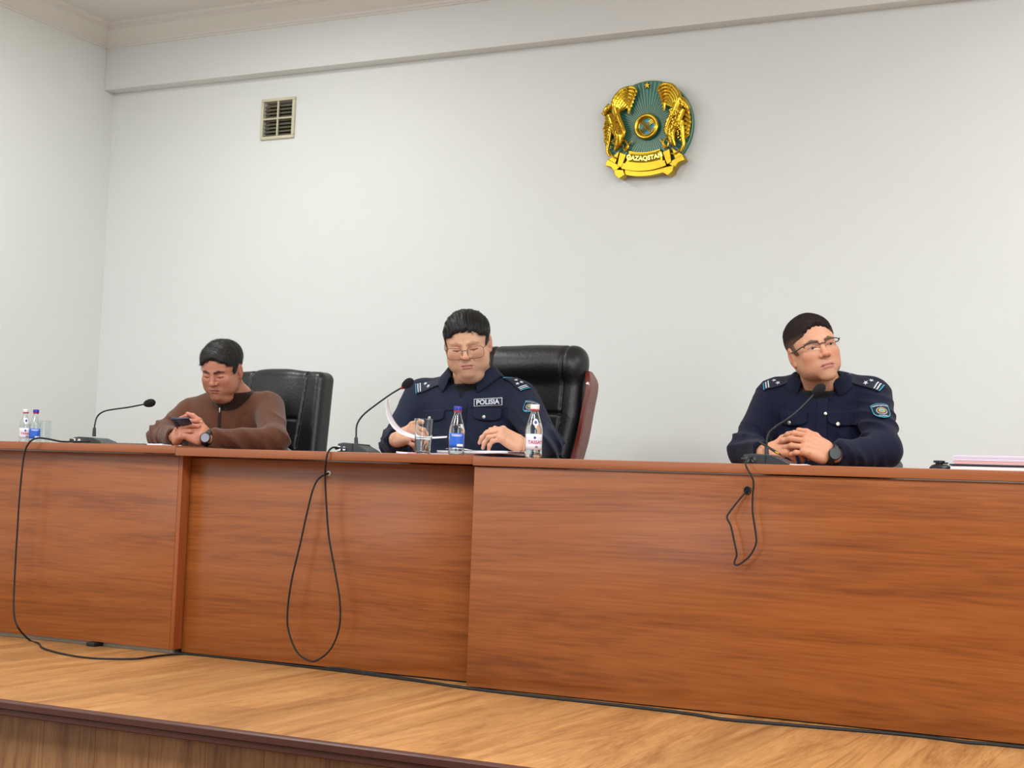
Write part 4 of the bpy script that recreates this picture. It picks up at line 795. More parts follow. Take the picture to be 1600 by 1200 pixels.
def build_person(P):
    k = P['head']; root = thing('person', P['label'], 'person', np.array([P['hip'][0], P['hip'][1], 0.0]))
    fr = Frame(P['head_at'], *P['head_rot'], k['size'])
    SL, SR, EL, ER_, WL, WR = [np.array(P[n]) for n in ('shl', 'shr', 'ell', 'elr', 'wrl', 'wrr')]; hip = np.array(P['hip']); nb = np.array(P['neck_base'])
    nr = P['neck_r']; nl = fr.l(nb); mid = (np.array([0, 0.022, -0.07]) + nl) / 2 + np.array([0, -0.004, 0]); hf = head_fn(k, [np.array([0, 0.020, -0.045]), mid, nl + 0 * mid], [nr * 0.98, nr, nr * 1.12]); zl = min(nl[2], -0.12) - 0.05
    V, Fc = net(hf, (-0.14, -0.15, zl), (0.14, 0.17, 0.14), P.get('hres', 0.0019)); parts = [(fr.w(V), Fc)]; tones = [head_tones(V, k)]
    th, kn = [], []
    ch = (SL + SR) / 2; w_ = P['girth']
    ax = nrm(SR - SL); fw = nrm(np.cross([0, 0, 1.0], ax)); fw = -fw if fw[1] > 0 else fw                    # chest faces fw
    B = np.stack([nrm([ax[0], ax[1], 0]), -nrm([fw[0], fw[1], 0]), [0, 0, 1.0]], 1)
    def torso(p, g=0.0, arms=True):
        q = (p - ch) @ B; hl = (hip - ch) @ B
        d = sd_ell(q, (0, 0.01, -0.10), (0.205 * w_ + g, 0.128 + g, 0.20 + g)); d = smin(d, sd_ell(q, (hl[0] * 0.6, hl[1] * 0.5 - 0.015 * w_, -0.30), (0.195 * w_ + g, (0.15 * w_) + g, 0.20 + g)), 0.08)
        d = smin(d, sd_ell(q, (hl[0], hl[1], hl[2] + 0.06), (0.19 * w_ + g, 0.145 + g, 0.15 + g)), 0.06)
        d = smin(d, sd_cap(p, SL * 0.85 + ch * 0.15 + [0, 0, -0.005], SR * 0.85 + ch * 0.15 + [0, 0, -0.005], P['shr_r'] + g), 0.05)
        tr = nb * 0.8 + ch * 0.2 + np.array([0, 0.0, -0.005]); sh_ = 0.045 + g
        d = smin(d, sd_cap(p, tr, SL * 0.75 + ch * 0.25, P.get('trap', 0.058) + g, 0.045 + g), 0.03); d = smin(d, sd_cap(p, tr, SR * 0.75 + ch * 0.25, P.get('trap', 0.058) + g, 0.045 + g), 0.03)
        return d
    A1, A2, A3 = P['arm_r']
    def arm(p, S, E_, W_, g, seed, fold):
        d1, t1 = sd_cap(p, S, E_, A1 + g, A2 + g, True); d2, t2 = sd_cap(p, E_, W_, A2 * 1.0 + g, A3 + g, True)
        if fold:
            e1 = np.exp(-((t1 - 1) / 0.40) ** 2) + 0.30; e2 = np.exp(-((t2 - 0.05) / 0.32) ** 2) + 0.6 * np.exp(-((t2 - 0.72) / 0.16) ** 2) + 0.15; e2 = e2 * np.clip((1 - t2) / 0.14, 0, 1)
            ph = 3.4 * wob(p, 13, seed) + 1.2 * wob(p, 30, seed + 3); mk = np.clip(0.55 + 1.3 * wob(p, 17, seed + 5), 0, 1.2)
            s1 = np.sin((p @ np.array([40, 18, 62.0])) + ph); s2 = np.sin((p @ np.array([66, 24, 40.0])) + ph)
            d1 = d1 - fold * e1 * mk * (1 - 1.7 * np.abs(s1) ** 0.8); d2 = d2 - fold * e2 * mk * (1 - 1.7 * np.abs(s2) ** 0.8)
        return smin(d1, d2, 0.03)
    def arms(p, g=0.0, fold=0.0):
        return np.minimum(arm(p, SL, EL, WL, g, 1, fold), arm(p, SR, ER_, WR, g, 2, fold))
    KL, KR, FL, FR_ = [hip + B @ np.array(v_) for v_ in ((-0.14, -0.45, -0.02), (0.14, -0.45, -0.02), (-0.15, -0.40, 0), (0.15, -0.40, 0))]; KL[2] = KR[2] = 0.52; FL[2] = FR_[2] = 0.09
    HL, HR = hip + B @ np.array([-0.09, -0.02, 0.0]), hip + B @ np.array([0.09, -0.02, 0.0]); HL[2] = HR[2] = 0.565
    def legs(p, g=0.0):
        d = np.minimum(smin(sd_cap(p, HL, KL, 0.080 + g, 0.058 + g), sd_cap(p, KL, FL, 0.056 + g, 0.038 + g), 0.02), smin(sd_cap(p, HR, KR, 0.080 + g, 0.058 + g), sd_cap(p, KR, FR_, 0.056 + g, 0.038 + g), 0.02)); return d
    inner = lambda p: smin(smin(torso(p, -0.016), arms(p, -0.013), 0.02), legs(p, -0.01), 0.03)
    allp = np.array([SL, SR, EL, ER_, WL, WR, hip, KL, KR, FL, FR_, nb]); lo = allp.min(0) - 0.25; hi = allp.max(0) + 0.25; lo[2] = 0.03; hi[2] = ch[2] + 0.16
    V, Fc = net(inner, lo, hi, 0.012); parts.append((V, Fc)); tones.append(np.tile(np.array(lin(k['skin'])[:3]), (len(V), 1)))
    Hm = {}
    for nm in ('left', 'right'):
        if P.get('hand_' + nm): h = P['hand_' + nm]; h['elbow'] = EL if nm == 'left' else ER_; V, Fc, c, fn = make_hand(h, np.array(h['wrist']), np.array(h['knuck']), h['back'], k); parts.append((V, Fc)); tones.append(c); Hm[nm] = (fn, h)
    net_object('body', parts, SKIN, root, tones)
    make_hair(k, fr, root, P['hairmat'], P.get('nstr', 5000), P.get('lstr', 0.012))
    # clothes
    cuts = []
    for nm, W_, E_ in (('left', WL, EL), ('right', WR, ER_)):
        d_ = nrm(W_ - E_); cuts.append((W_ + d_ * 0.004, d_))
    neckdir = nrm(fr.w([0, 0.02, -0.06]) - nb); opening = P['opening']
    def coat(p):
        d = smin(torso(p), arms(p, 0.0, P['fold']), 0.028)
        d = d - P['fold'] * 1.1 * (1 - np.abs(np.sin((p @ np.array([28, 12, 36.0])) + 4.5 * wob(p, 9, 8))) * 1.5) * np.exp(-((p[:, 2] - ch[2] + 0.20) / 0.13) ** 2) * np.clip(0.5 + 1.2 * wob(p, 12, 12), 0, 1.2) - 0.003 * wob(p, 14, 9)
        for ax_, sgn in ((SL, -1), (SR, 1)):      # tension folds from the armpit
            q = (p - ax_) @ B; d = d + P['fold'] * 0.8 * np.exp(-((q[:, 0] * -sgn - 0.055 + 0.25 * q[:, 2]) / 0.012) ** 2) * (q[:, 2] < -0.03) * np.exp(-(q[:, 2] + 0.12) ** 2 / 0.01)
        for c_, d_ in cuts: d = smax(d, np.where(sd_sph(p, c_, 0) < 0.12, (p - c_) @ d_, -1), 0.006); d = smax(d, -sd_cap(p, c_ - d_ * 0.004, c_ + d_ * 0.06, A3 - 0.010), 0.003)
        d = smax(d, -sd_cap(p, nb - neckdir * 0.03, nb + neckdir * 0.12, opening, opening + 0.01), 0.008)
        if P.get('vee'):
            o_, t_, dep = P['vee']; q = (p - (nb + B @ np.array([o_, 0, 0]))) @ B; v_ = np.maximum(np.abs(q[:, 0]) - np.clip((q[:, 2] + dep) * t_, 0, 1), -(q[:, 2] + dep)); v_ = np.maximum(v_, q[:, 1] + 0.02); d = smax(d, -v_, 0.004)
        return d
    z0 = 0.50; lo2 = lo.copy(); lo2[2] = z0; Vc, Fq = net(coat, lo2, hi, P.get('cres', 0.0055))
    net_object(P['coat_name'], [(Vc, Fq)], P['coat_mat'], root)
    tro = lambda p: smax(smin(legs(p, 0.012), sd_ell((p - hip) @ B, (0, 0, 0.0), (0.205 * w_, 0.165, 0.12)), 0.04), p[:, 2] - 0.60, 0.01)
    lo3 = lo.copy(); hi3 = hi.copy(); hi3[2] = 0.72; Vt, Ft = net(tro, lo3, hi3, 0.012); net_object('trousers', [(Vt, Ft)], M_trouser, root)
    for F0 in (FL, FR_):
        sh = lambda p, F0=F0: smax(smin(sd_cap(p, F0 + [0, 0, -0.03], F0 - B[:, 1] * 0.17 + [0, 0, -0.05], 0.045, 0.038), sd_cap(p, F0 + [0, 0, 0.02], F0 + [0, 0.0, -0.03], 0.045), 0.02), -(p[:, 2] - 0.004), 0.004)
        V, Fc = net(sh, F0 - 0.3, F0 + 0.3, 0.008); net_object('shoe', [(V, Fc)], M_shoe, root)
    return dict(root=root, fr=fr, coat=coat, smooth=lambda p: smin(torso(p), arms(p, 0.0, 0.0), 0.028), nr=nr, B=B, ch=ch, nb=nb, neckdir=neckdir, hands=Hm, torso=torso, P=P, cuts=cuts)

def eyes(G, gaze=(0, 0), op=1.0):
    fr = G['fr']; k = G['P']['head']
    for s_ in (1, -1):
        c = np.array([s_ * 0.0325, -0.0715, 0.0005]); V = []; n = 16; m_ = 24
        mb = MB(); prof = [(0.0095 * math.sin(t), -0.0095 * math.cos(t)) for t in np.linspace(0.01, math.pi - 0.01, n)]
        mb.lathe(prof, (0, 0, 0), m_); mb.v = [tuple(fr.w(c + np.array(p) * [1.25, 1, 1.0])) for p in mb.v]; e = mb.build('eyeball', M_eye, G['root'])
        g = nrm([gaze[0], -1, gaze[1]]); t1, t2 = tangent(g); cc = c + g * 0.0090; ring = [(0.0046 * math.cos(a), 0.0046 * math.sin(a)) for a in np.linspace(0, 6.283, 20, endpoint=False)]
        V = [fr.w(cc + g * 0.0012)] + [fr.w(cc + t1 * a + t2 * b + g * 0.0002) for a, b in ring]; MB().add(V, [(0, 1 + i, 1 + (i + 1) % 20) for i in range(20)]).build('iris', M_iris, e)
def undershirt(G):
    nb, nd = G['nb'], G['neckdir']
    def f(p):
        d = smin(G['torso'](p, -0.008), sd_cap(p, nb - nd * 0.03, nb + nd * 0.05, G['nr'] * 1.12 + 0.009), 0.03); d = smax(d, sd_sph(p, nb - [0, 0, 0.04], 0.15), 0.004); return smax(d, p[:, 2] - nb[2] + 0.016, 0.003)
    V, Fc = net(f, nb - 0.2, nb + 0.15, 0.005); net_object('undershirt', [(V, Fc)], M_under, G['root'])
def collar(G, mt, r0, r1, stand, drop, gap, tip=0.03, front=0.0, thick=0.004, fall=0.05, lean=(0, 0, 0), base=-0.02, squash=1.0):
    "folded collar round the neck; gap = half opening angle at the front"
    nb, B, nd = G['nb'], G['B'], G['neckdir']; rows = []; A = np.linspace(gap, 2 * math.pi - gap, 49)
    for a in A:
        # a = 0 at the front (toward -y in body axes)
        fr_ = math.cos(a); x, y = math.sin(a), -math.cos(a); e = max(0, 1 - min(a - gap, 2 * math.pi - gap - a) / 0.9)        # 1 at the tips
        st = stand * (1 - 0.45 * e) ; nbk = 0.5 - 0.5 * fr_
        cen = nb + np.array(lean) * 0
        def pt(r, z): return cen + B @ np.array([x * r, y * r * squash, 0]) + nd * z * 0.6 + np.array([0, 0, z * 0.4])
        dr = drop + tip * e ** 1.5
        row = [pt(r0 + 0.008 * e, base - front * e), pt(r0 + 0.002, base + st * 0.5 - front * e), pt(r0 + 0.001 + 0.01 * e, base + st - front * e), pt(r0 + 0.008 + 0.012 * e, base + st + 0.004 - front * e), pt(r0 * 0.5 + r1 * 0.5 + 0.010 * e, base + st * 0.85 - dr * 0.35 - front * e), pt(r1 + 0.012 * e, base + st * 0.8 - dr - front * e)]
        rows.append(row)
    o = MB().grid(rows).build('collar', mt, G['root'], mods=[('SUBSURF', dict(levels=2, render_levels=2)), ('SOLIDIFY', dict(thickness=thick, offset=0))], angle=180); return o
def band(G, name, mt, px, py, w_, h_, rot=0.0, lift=0.003, thick=0.002, shape=None, mods=True, up=(0, 0, 1), parent=None, nx=14, ny=8):
    "patch of cloth laid on the garment where the photograph shows it"
    c = hit(G['coat'], px, py)
    if c is None: return None
    n = grad(G['coat'], c, 0.012); t1, t2 = tangent(n, up); ca, sa = math.cos(rot), math.sin(rot); a1, a2 = t1 * ca + t2 * sa, -t1 * sa + t2 * ca
    if shape is None: g = [[(u * w_, v_ * h_) for u in np.linspace(-.5, .5, nx)] for v_ in np.linspace(-.5, .5, ny)]
    else: g = shape
    a, b = len(g), len(g[0]); pts = drape(np.array(g).reshape(-1, 2), G['coat'], c, a1, a2, n, lift).reshape(a, b, 3)
    o = MB().grid(pts).build(name, mt, parent or G['root'], mods=[('SOLIDIFY', dict(thickness=thick, offset=0))]); return o, c, a1, a2, n
def letters(G, name, mt, txt, size, c, a1, a2, n, off=(0, 0), lift=0.005, bold=0.0, parent=None, arc=None, shear=0.0, space=1.0):
    V, Fc = text_mesh(txt, size, bold, space=space, shear=shear)
    if arc: q = np.array([[ (arc + p[1]) * math.sin(p[0] / arc), (arc + p[1]) * math.cos(p[0] / arc) - arc] for p in V])
    else: q = V[:, :2]
    q = q + np.array(off); P = drape(q, G['coat'], c, a1, a2, n, lift); return MB().add(P, Fc).build(name, mt, parent or G['root'], smooth=False)
def button(G, px, py, r=0.0070, parent=None, lift=0.004):
    c = hit(G['coat'], px, py)
    if c is None: return
    n = grad(G['coat'], c, 0.01); t1, t2 = tangent(n); mb = MB().lathe([(r, 0), (r * 1.02, 0.0025), (r * 0.8, 0.0045), (0.0003, 0.0052)], n=20)
    mb.v = [tuple(c + t1 * p[0] + t2 * p[1] + n * (p[2] + lift)) for p in mb.v]; return mb.build('button', M_btn, parent or G['root'])
def pocket(G, px, py, w_, h_, rot, mt, bx, by):
    sh = []
    for v_ in np.linspace(0.5, -0.5, 9):
        row = []
        for u in np.linspace(-0.5, 0.5, 15):
            e = (0.5 - v_); dip = -0.20 * (1 - (2 * u) ** 2) * e + 0.18 * e * max(0, abs(u) - 0.38) / 0.12; row.append((u * w_, (v_ + dip) * h_))
        sh.append(row)
    r = band(G, 'pocket_flap', mt, px, py, w_, h_, rot, 0.005, 0.004, sh)
    if r: button(G, bx, by, parent=r[0], lift=0.0075)
def shoulder_board(G, px, py, u_, L_, wd, rot, nstar, outer):
    "stiff board draped over the shoulder; outer = +1 when its sleeve end is at picture right"
    f = G['coat']; c = hit(f, px, py); n = grad(f, c, 0.03); n = nrm(n + np.array([0, 0, 0.35])); a1, a2 = tangent(n, (-u_[2], 0, u_[0])); a1, a2 = a1 * math.cos(rot) + a2 * math.sin(rot), -a1 * math.sin(rot) + a2 * math.cos(rot)
    def S(s, t, l=0.0): return drape(np.array([[(s - 0.5) * L_ * outer, t * wd]]), f, c, a1, a2, n, 0.0045 + l)[0]
    def patch(name, s0, s1, t0, t1, l, mt, par, th=0.002, n_=12): return MB().grid([[S(s, t, l) for t in np.linspace(t0, t1, 7)] for s in np.linspace(s0, s1, n_)]).build(name, mt, par, mods=[('SOLIDIFY', dict(thickness=th, offset=0))])
    bd = patch('shoulder_board', 0.0, 1.0, -0.5, 0.5, 0, M_board, G['root'], 0.004, 14)
    patch('edge_piping', -0.01, 0.02, -0.5, 0.5, 0.0025, M_tealtrim, bd, 0.002, 3); patch('edge_piping', 0.975, 1.0, -0.5, 0.5, 0.0025, M_tealtrim, bd, 0.002, 3)
    patch('bar', 0.82, 0.855, -0.44, 0.44, 0.003, M_silver, bd, 0.0015, 3); patch('bar', 0.895, 0.93, -0.44, 0.44, 0.003, M_silver, bd, 0.0015, 3)
    for i in range(nstar):
        s0 = (0.66, 0.66, 0.48)[i] - (0.0 if nstar == 3 else (0.0, 0.10)[i]); t0 = (0.22, -0.20, 0.0)[i]; pts = []
        for j in range(10): r_ = 0.0095 if j % 2 == 0 else 0.0040; an = j * math.pi / 5; pts.append(S(s0 + r_ * math.cos(an) / L_, t0 + r_ * math.sin(an) / wd, 0.0040))
        MB().add([S(s0, t0, 0.0055)] + pts, [(0, 1 + j, 1 + (j + 1) % 10) for j in range(10)]).build('star', M_silver, bd, smooth=False)
    return bd
def sleeve_patch(G, px, py, sc, rot, goldbig):
    G = dict(G, coat=G['smooth']); w_, h_ = 0.060 * sc, 0.074 * sc
    def shp(k_):
        g = []
        for v_ in np.linspace(0.5, -0.5, 15):
            hw_ = 0.5 if v_ > -0.05 else 0.5 * math.sqrt(max(0.0, 1 - ((-0.05 - v_) / 0.45) ** 2)) ** 1.1
            g.append([(u * 2 * hw_ * w_ * k_, (v_ + 0.04 * (1 - (2 * u) ** 2) * (v_ > 0.3)) * h_ * k_) for u in np.linspace(-.5, .5, 11)])
        return g
    r = band(G, 'sleeve_patch', M_tealtrim, px, py, 0, 0, rot, 0.0065, 0.0015, shp(1.0))
    if not r: return
    pt, c, a1, a2, n = r
    P = np.array(shp(0.90)); pp = drape(P.reshape(-1, 2), G['coat'], c, a1, a2, n, 0.0078).reshape(P.shape[0], P.shape[1], 3); MB().grid(pp).build('patch_field', M_board, pt, mods=[('SOLIDIFY', dict(thickness=0.0008, offset=0))])
    def disc(name, r_, mt, l, off=(0, -0.002)):
        q = [off] + [(off[0] + r_ * math.cos(t), off[1] + r_ * math.sin(t)) for t in np.linspace(0, 6.283, 28, endpoint=False)]; Q = drape(np.array(q), G['coat'], c, a1, a2, n, l); MB().add(Q, [(0, 1 + i, 1 + (i + 1) % 28) for i in range(28)]).build(name, mt, pt, smooth=False)
    disc('ring', 0.0185 * sc, M_silver, 0.0088); disc('inner_field', 0.0162 * sc, M_board, 0.0094); disc('centre_emblem', 0.0125 * sc, M_patchgold, 0.0100); disc('centre_dot', 0.0055 * sc, M_tealtrim, 0.0106)
    letters(G, 'lettering', M_silver, 'QAZAQSTAN', 0.0088 * sc, c, a1, a2, n, (0, 0.0255 * sc), 0.0095, 0.0003, pt)
    letters(G, 'lettering', M_silver, 'POLISIASY', 0.0068 * sc, c, a1, a2, n, (0, -0.0285 * sc), 0.0095, 0.0002, pt)
def glasses(G, rim, half, wl, hl, mt, zc=-0.002, yc=-0.0985):
    fr = G['fr']; k = G['P']['head']; 
    par = G['root']
    def tube(name, pts, r, m_=None, closed=False): return MB().tube([fr.w(p) for p in pts], r, 8, closed=closed).build(name, m_ or mt, par)
    obs = []; F_ = MB()
    for s_ in (1, -1):
        cx_ = s_ * (wl * 0.5 + 0.010); ring = []
        for t in np.linspace(0, 2 * math.pi, 40, endpoint=False):
            cc, ss = math.cos(t), math.sin(t); x = wl / 2 * math.copysign(abs(cc) ** 0.55, cc); z = hl / 2 * math.copysign(abs(ss) ** 0.6, ss); ring.append((cx_ + x, yc + 0.20 * max(0, abs(cx_ + x) - 0.03) ** 1.15 * 2.2, zc + z))
        top = [p for p in ring if p[2] > zc + (hl * 0.12 if half else -1)]
        if half:
            top = sorted(top, key=lambda p: p[0]); F_.tube([fr.w(p) for p in top], rim, 8)
        else: F_.tube([fr.w(p) for p in ring], rim, 8, closed=True)
        cm = np.mean(ring, 0); L_ = MB(); L_.add([fr.w(cm)] + [fr.w(p) for p in ring], [(0, 1 + i, 1 + (i + 1) % 40) for i in range(40)]); obs.append(L_)
        ex = s_ * (wl + 0.010); F_.tube([fr.w(p) for p in smooth_path([(ex, yc + 0.008, zc + hl * 0.32), (ex + s_ * 0.006, yc + 0.016, zc + hl * 0.36), (s_ * 0.0775 * k['wide'], -0.045, 0.009), (s_ * 0.0800 * k['wide'], 0.004, 0.012), (s_ * 0.0790 * k['wide'], 0.018, 0.002)], 24)], rim * 1.15, 8)
        F_.tube([fr.w(p) for p in [(s_ * 0.0105, yc + 0.001, zc - 0.002), (s_ * 0.0095, yc + 0.006, zc - 0.007)]], 0.0006, 6)
    F_.tube([fr.w(p) for p in smooth_path([(-0.0115, yc, zc + hl * 0.18), (0, yc - 0.002, zc + hl * 0.26), (0.0115, yc, zc + hl * 0.18)], 10)], rim, 8)
    g = F_.build('eyeglasses', mt, par)
    for L_ in obs: L_.build('lens', M_lens, g, smooth=True)
    return g
M_lens = lensmat('spectacle_lens'); M_thinrim = mat('gunmetal_wire', (70, 62, 58), 0.3, 0.9); M_darkrim = mat('black_frame', (20, 18, 22), 0.35)
def watch(G, c, ax, nout, r, mface, big=0.021):
    "strap ring round the wrist at c along ax, face toward nout"
    c = np.array(c); ax = nrm(ax); n = nrm(np.array(nout) - ax * (np.array(nout) @ ax)); s_ = np.cross(ax, n); g = []
    for a in np.linspace(0, 2 * math.pi, 37): g.append([c + (n * math.cos(a) * 0.86 + s_ * math.sin(a)) * r + ax * w_ for w_ in (-0.010, -0.004, 0.004, 0.010)])
    wt = MB().grid(g).build('wristwatch', M_wband, G['root'], mods=[('SOLIDIFY', dict(thickness=0.003, offset=1))])
    cc = c + n * (r * 0.86 + 0.001); cs = MB().lathe([(0.0003, 0), (big, 0), (big * 1.04, 0.004), (big, 0.009), (big * 0.86, 0.0105), (big * 0.84, 0.0095)], n=36); cs.v = [tuple(cc + s_ * p[0] + ax * p[1] + n * p[2]) for p in cs.v]; cs.build('watch_case', M_black, wt)
    fc = MB().lathe([(0.0003, 0.0098), (big * 0.85, 0.0098)], n=36); fc.v = [tuple(cc + s_ * p[0] + ax * p[1] + n * p[2]) for p in fc.v]; fc.build('watch_glass', mface, wt)
    return wt
#PART5
# ---------------- the man in brown, looking down at his phone
hd = dict(wide=1.06, jaw=1.10, double_chin=1.0, eye_open=0, chubby=0.45, size=0.95, skin=(186, 128, 102), flush=(190, 116, 96), stubble=(160, 118, 100), lip=(164, 92, 84), brow=(44, 32, 28), brow_w=0.95,
          hair_top=0.014, hair_side=0.005, hairline=0.080, hair=(30, 28, 27), fade=(60, 52, 48), fade_z=0.02, fade_w=0.6, grey=0.9, jag=0.005, seed=2, temple=0.80, comb=(0.3, 1.0), strand=0.0011, flow=(-0.6, -0.6), lift=0.08, part=0.16, boxy=True)
YT = 0.72
L = dict(label='man in a brown knit sweater and wristwatch, bent over a phone', head=hd, head_at=at(347, 579, 0.57), head_rot=(-0.50, 0.42, 0.02), hip=at(378, 700, 0.80) * [1, 1, 0] + [0, 0, 0.58], neck_base=at(369, 622, 0.69), neck_r=0.066,
         shl=at(297, 647, 0.70), shr=at(420, 637, 0.72), ell=at(252, 692, 0.52), elr=at(428, 700, 0.54), wrl=at(272, 691, 0.30), wrr=at(328, 689, 0.30), girth=1.12, shr_r=0.070, arm_r=(0.066, 0.055, 0.037), fold=0.0090, opening=0.086, coat_name='sweater', coat_mat=M_sweater, hairmat=M_hair2, trap=0.066, nstr=11000, lstr=0.019)
def above_desk(p, r): p = np.array(p, float); p[2] = max(p[2], ZT(p[0]) + r); return p
L['ell'] = above_desk(L['ell'], 0.050); L['elr'] = above_desk(L['elr'], 0.050); L['wrl'] = above_desk(L['wrl'], 0.040); L['wrr'] = above_desk(L['wrr'], 0.040)
tx = lambda a, b: np.array(b) - np.array(a)
wl = above_desk(at(273, 686, 0.29), 0.036); wr = above_desk(at(322, 684, 0.29), 0.038)
grip = [(0.75, 1.15, 0.6), (0.8, 1.15, 0.6), (0.85, 1.15, 0.6), (0.9, 1.1, 0.6)]
L['hand_left'] = dict(side=1, curl=[(0.5, 0.6, 0.4), (0.6, 0.7, 0.4), (0.7, 0.8, 0.4), (0.8, 0.9, 0.5)], spread=0.03, thumb=[(0.6, 0.8, 0.2), (0.2, 1, 0.0), (0.0, 1, -0.1)], wrist=wl, knuck=wl + np.array([0.075, -0.045, 0.035]), back=(-0.25, -0.9, 0.3), sc=0.95)
L['hand_right'] = dict(side=-1, curl=[(0.35, 0.75, 0.4), (0.45, 0.75, 0.4), (0.5, 0.8, 0.4), (0.55, 0.8, 0.45)], spread=0.02, thumb=[(0.55, 0.8, 0.2), (0.25, 1, -0.05), (-0.05, 1, -0.1)], wrist=wr, knuck=wr + np.array([-0.080, -0.030, 0.034]), back=(0.15, -0.9, 0.35), sc=1.02)
G1 = build_person(L)
# ribbed neck band, zip and seam
def neckband(G, mt, r0, r1, h_, base, thick=0.004, name='collar', t0=0.0, t1=0.0, fwd=0.0):
    g = []
    for a in np.linspace(0, 2 * math.pi, 49): g.append([G['nb'] + G['B'] @ np.array([math.sin(a) * (r0 + (r1 - r0) * t), -math.cos(a) * (r0 + (r1 - r0) * t) - fwd * t * max(0, math.cos(a)), 0]) + G['neckdir'] * (base + h_ * t) + np.array([0, 0, -(t0 + (t1 - t0) * t) * math.cos(a)]) for t in np.linspace(0, 1, 6)])
    return MB().grid(g).build(name, mt, G['root'], mods=[('SOLIDIFY', dict(thickness=thick, offset=0))])
neckband(G1, M_rib, 0.094, 0.079, 0.062, -0.022, 0.008, t0=0.040, t1=0.014, fwd=0.01)
M_zip = mat('zip_metal', (190, 190, 196), 0.3, 1.0)
r = band(G1, 'placket', M_rib, 343, 658, 0.014, 0.075, 0.10, 0.001, 0.003)
c = hit(G1['coat'], 345, 642); n = grad(G1['coat'], c, 0.01); MB().box((-0.003, -0.004, -0.011), (0.003, 0.002, 0.009), 0.001, T=c + n * 0.008).build('zip_pull', M_zip, G1['root'])
dfa = nrm(L['wrr'] - L['elr']); watch(G1, wr + nrm(L['hand_right']['knuck'] - wr) * -0.004 * 0 + np.array([0.006, 0.003, -0.002]), nrm(L['hand_right']['knuck'] - wr), (0.30, -0.92, 0.05), 0.0315, M_wface, 0.020)
ph = thing('smartphone', 'dark blue smartphone held upright in the hands of the man in brown', 'phone', at(285, 656, 0.22))
pc = at(287, 664, 0.245); Rp = np.array(Matrix.Rotation(0.35, 3, 'Z') @ Matrix.Rotation(1.05, 3, 'X') @ Matrix.Rotation(-0.06, 3, 'Y'))
MB().box((-0.037, -0.004, -0.050), (0.037, 0.004, 0.050), 0.004, 3, R=Rp, T=pc).build('case', mat('navy_phone_back', (30, 42, 66), 0.25), ph)
MB().box((-0.034, 0.0041, -0.047), (0.034, 0.0046, 0.047), 0, R=Rp, T=pc).build('screen', mat('phone_glass', (10, 10, 14), 0.08), ph)
for k_ in range(3): MB().tube([pc + Rp @ np.array([-0.022, -0.004, 0.034 - k_ * 0.016]), pc + Rp @ np.array([-0.022, -0.0062, 0.034 - k_ * 0.016])], 0.006, 16).build('camera_lens', M_black, ph)

# ---------------- the policeman with papers
hm = dict(wide=1.07, jaw=1.14, double_chin=1.6, eye_open=0, chubby=0.55, size=1.01, skin=(214, 168, 138), flush=(204, 124, 106), stubble=(172, 136, 116), lip=(188, 118, 110), brow=(120, 96, 84), brow_w=0.40, frown=True,
          hair_top=0.010, hair_side=0.007, hairline=0.074, hair=(24, 23, 23), fade=(70, 66, 64), fade_z=0.02, fade_w=0.6, grey=0.5, jag=0.007, seed=5, temple=0.83, comb=(1.0, 0.25), strand=0.0011, flow=(0.4, -0.9), lift=0.03, part=0.12, boxy=True)
Mp = dict(label='policeman in navy jacket lettered POLISIA, reading papers through wire glasses', head=hm, head_at=at(731, 538, 0.58), head_rot=(-0.16, 0.30, -0.12), hip=at(738, 700, 0.82) * [1, 1, 0] + [0, 0, 0.58], neck_base=at(738, 596, 0.70), neck_r=0.070,
          shl=at(658, 621, 0.70), shr=at(813, 624, 0.72), ell=at(620, 694, 0.56), elr=at(851, 696, 0.52), wrl=at(620, 687, 0.34), wrr=at(822, 697, 0.30), girth=1.20, shr_r=0.078, arm_r=(0.072, 0.060, 0.044), fold=0.0070, opening=0.072, vee=(0, 0.42, 0.075), coat_name='jacket', coat_mat=M_navy1, hairmat=M_hair1, trap=0.062, nstr=11000, lstr=0.019)
Mp['ell'] = above_desk(Mp['ell'], 0.055); Mp['elr'] = above_desk(Mp['elr'], 0.055); Mp['wrr'] = above_desk(Mp['wrr'], 0.046); Mp['wrl'] = above_desk(Mp['wrl'], 0.05)
wl = Mp['wrl'] + np.array([0.006, -0.012, 0.006]); wr = Mp['wrr'] + np.array([-0.006, -0.012, 0.0])
Mp['hand_left'] = dict(side=1, curl=[(0.7, 0.9, 0.5), (0.8, 1.0, 0.5), (0.85, 1.0, 0.5), (0.9, 1.0, 0.5)], spread=0.03, thumb=[(0.8, 0.8, 0.1), (0.2, 1, 0.0), (-0.1, 1, -0.2)], wrist=wl, knuck=wl + np.array([0.078, -0.035, 0.012]), back=(-0.3, -0.75, 0.6), sc=1.02)
Mp['hand_right'] = dict(side=-1, curl=[(0.75, 0.45, 0.2), (0.7, 0.65, 0.3), (0.75, 0.75, 0.3), (0.7, 0.8, 0.4)], spread=0.10, thumb=[(0.75, 0.8, -0.35), (0.3, 1, -0.25), (0.1, 1, -0.1)], wrist=wr, knuck=wr + np.array([-0.065, -0.045, 0.038]), back=(0.35, -0.45, 0.85), sc=1.04)
G2 = build_person(Mp); glasses(G2, 0.00085, False, 0.060, 0.045, M_thinrim, zc=-0.013, yc=-0.0985)
collar(G2, M_navy1, 0.084, 0.128, 0.056, 0.034, 0.55, tip=0.040, front=0.030, base=0.012)
undershirt(G2)
r = band(G2, 'zip_placket', M_navy2, 723, 665, 0.022, 0.17, -0.02, 0.002, 0.004)
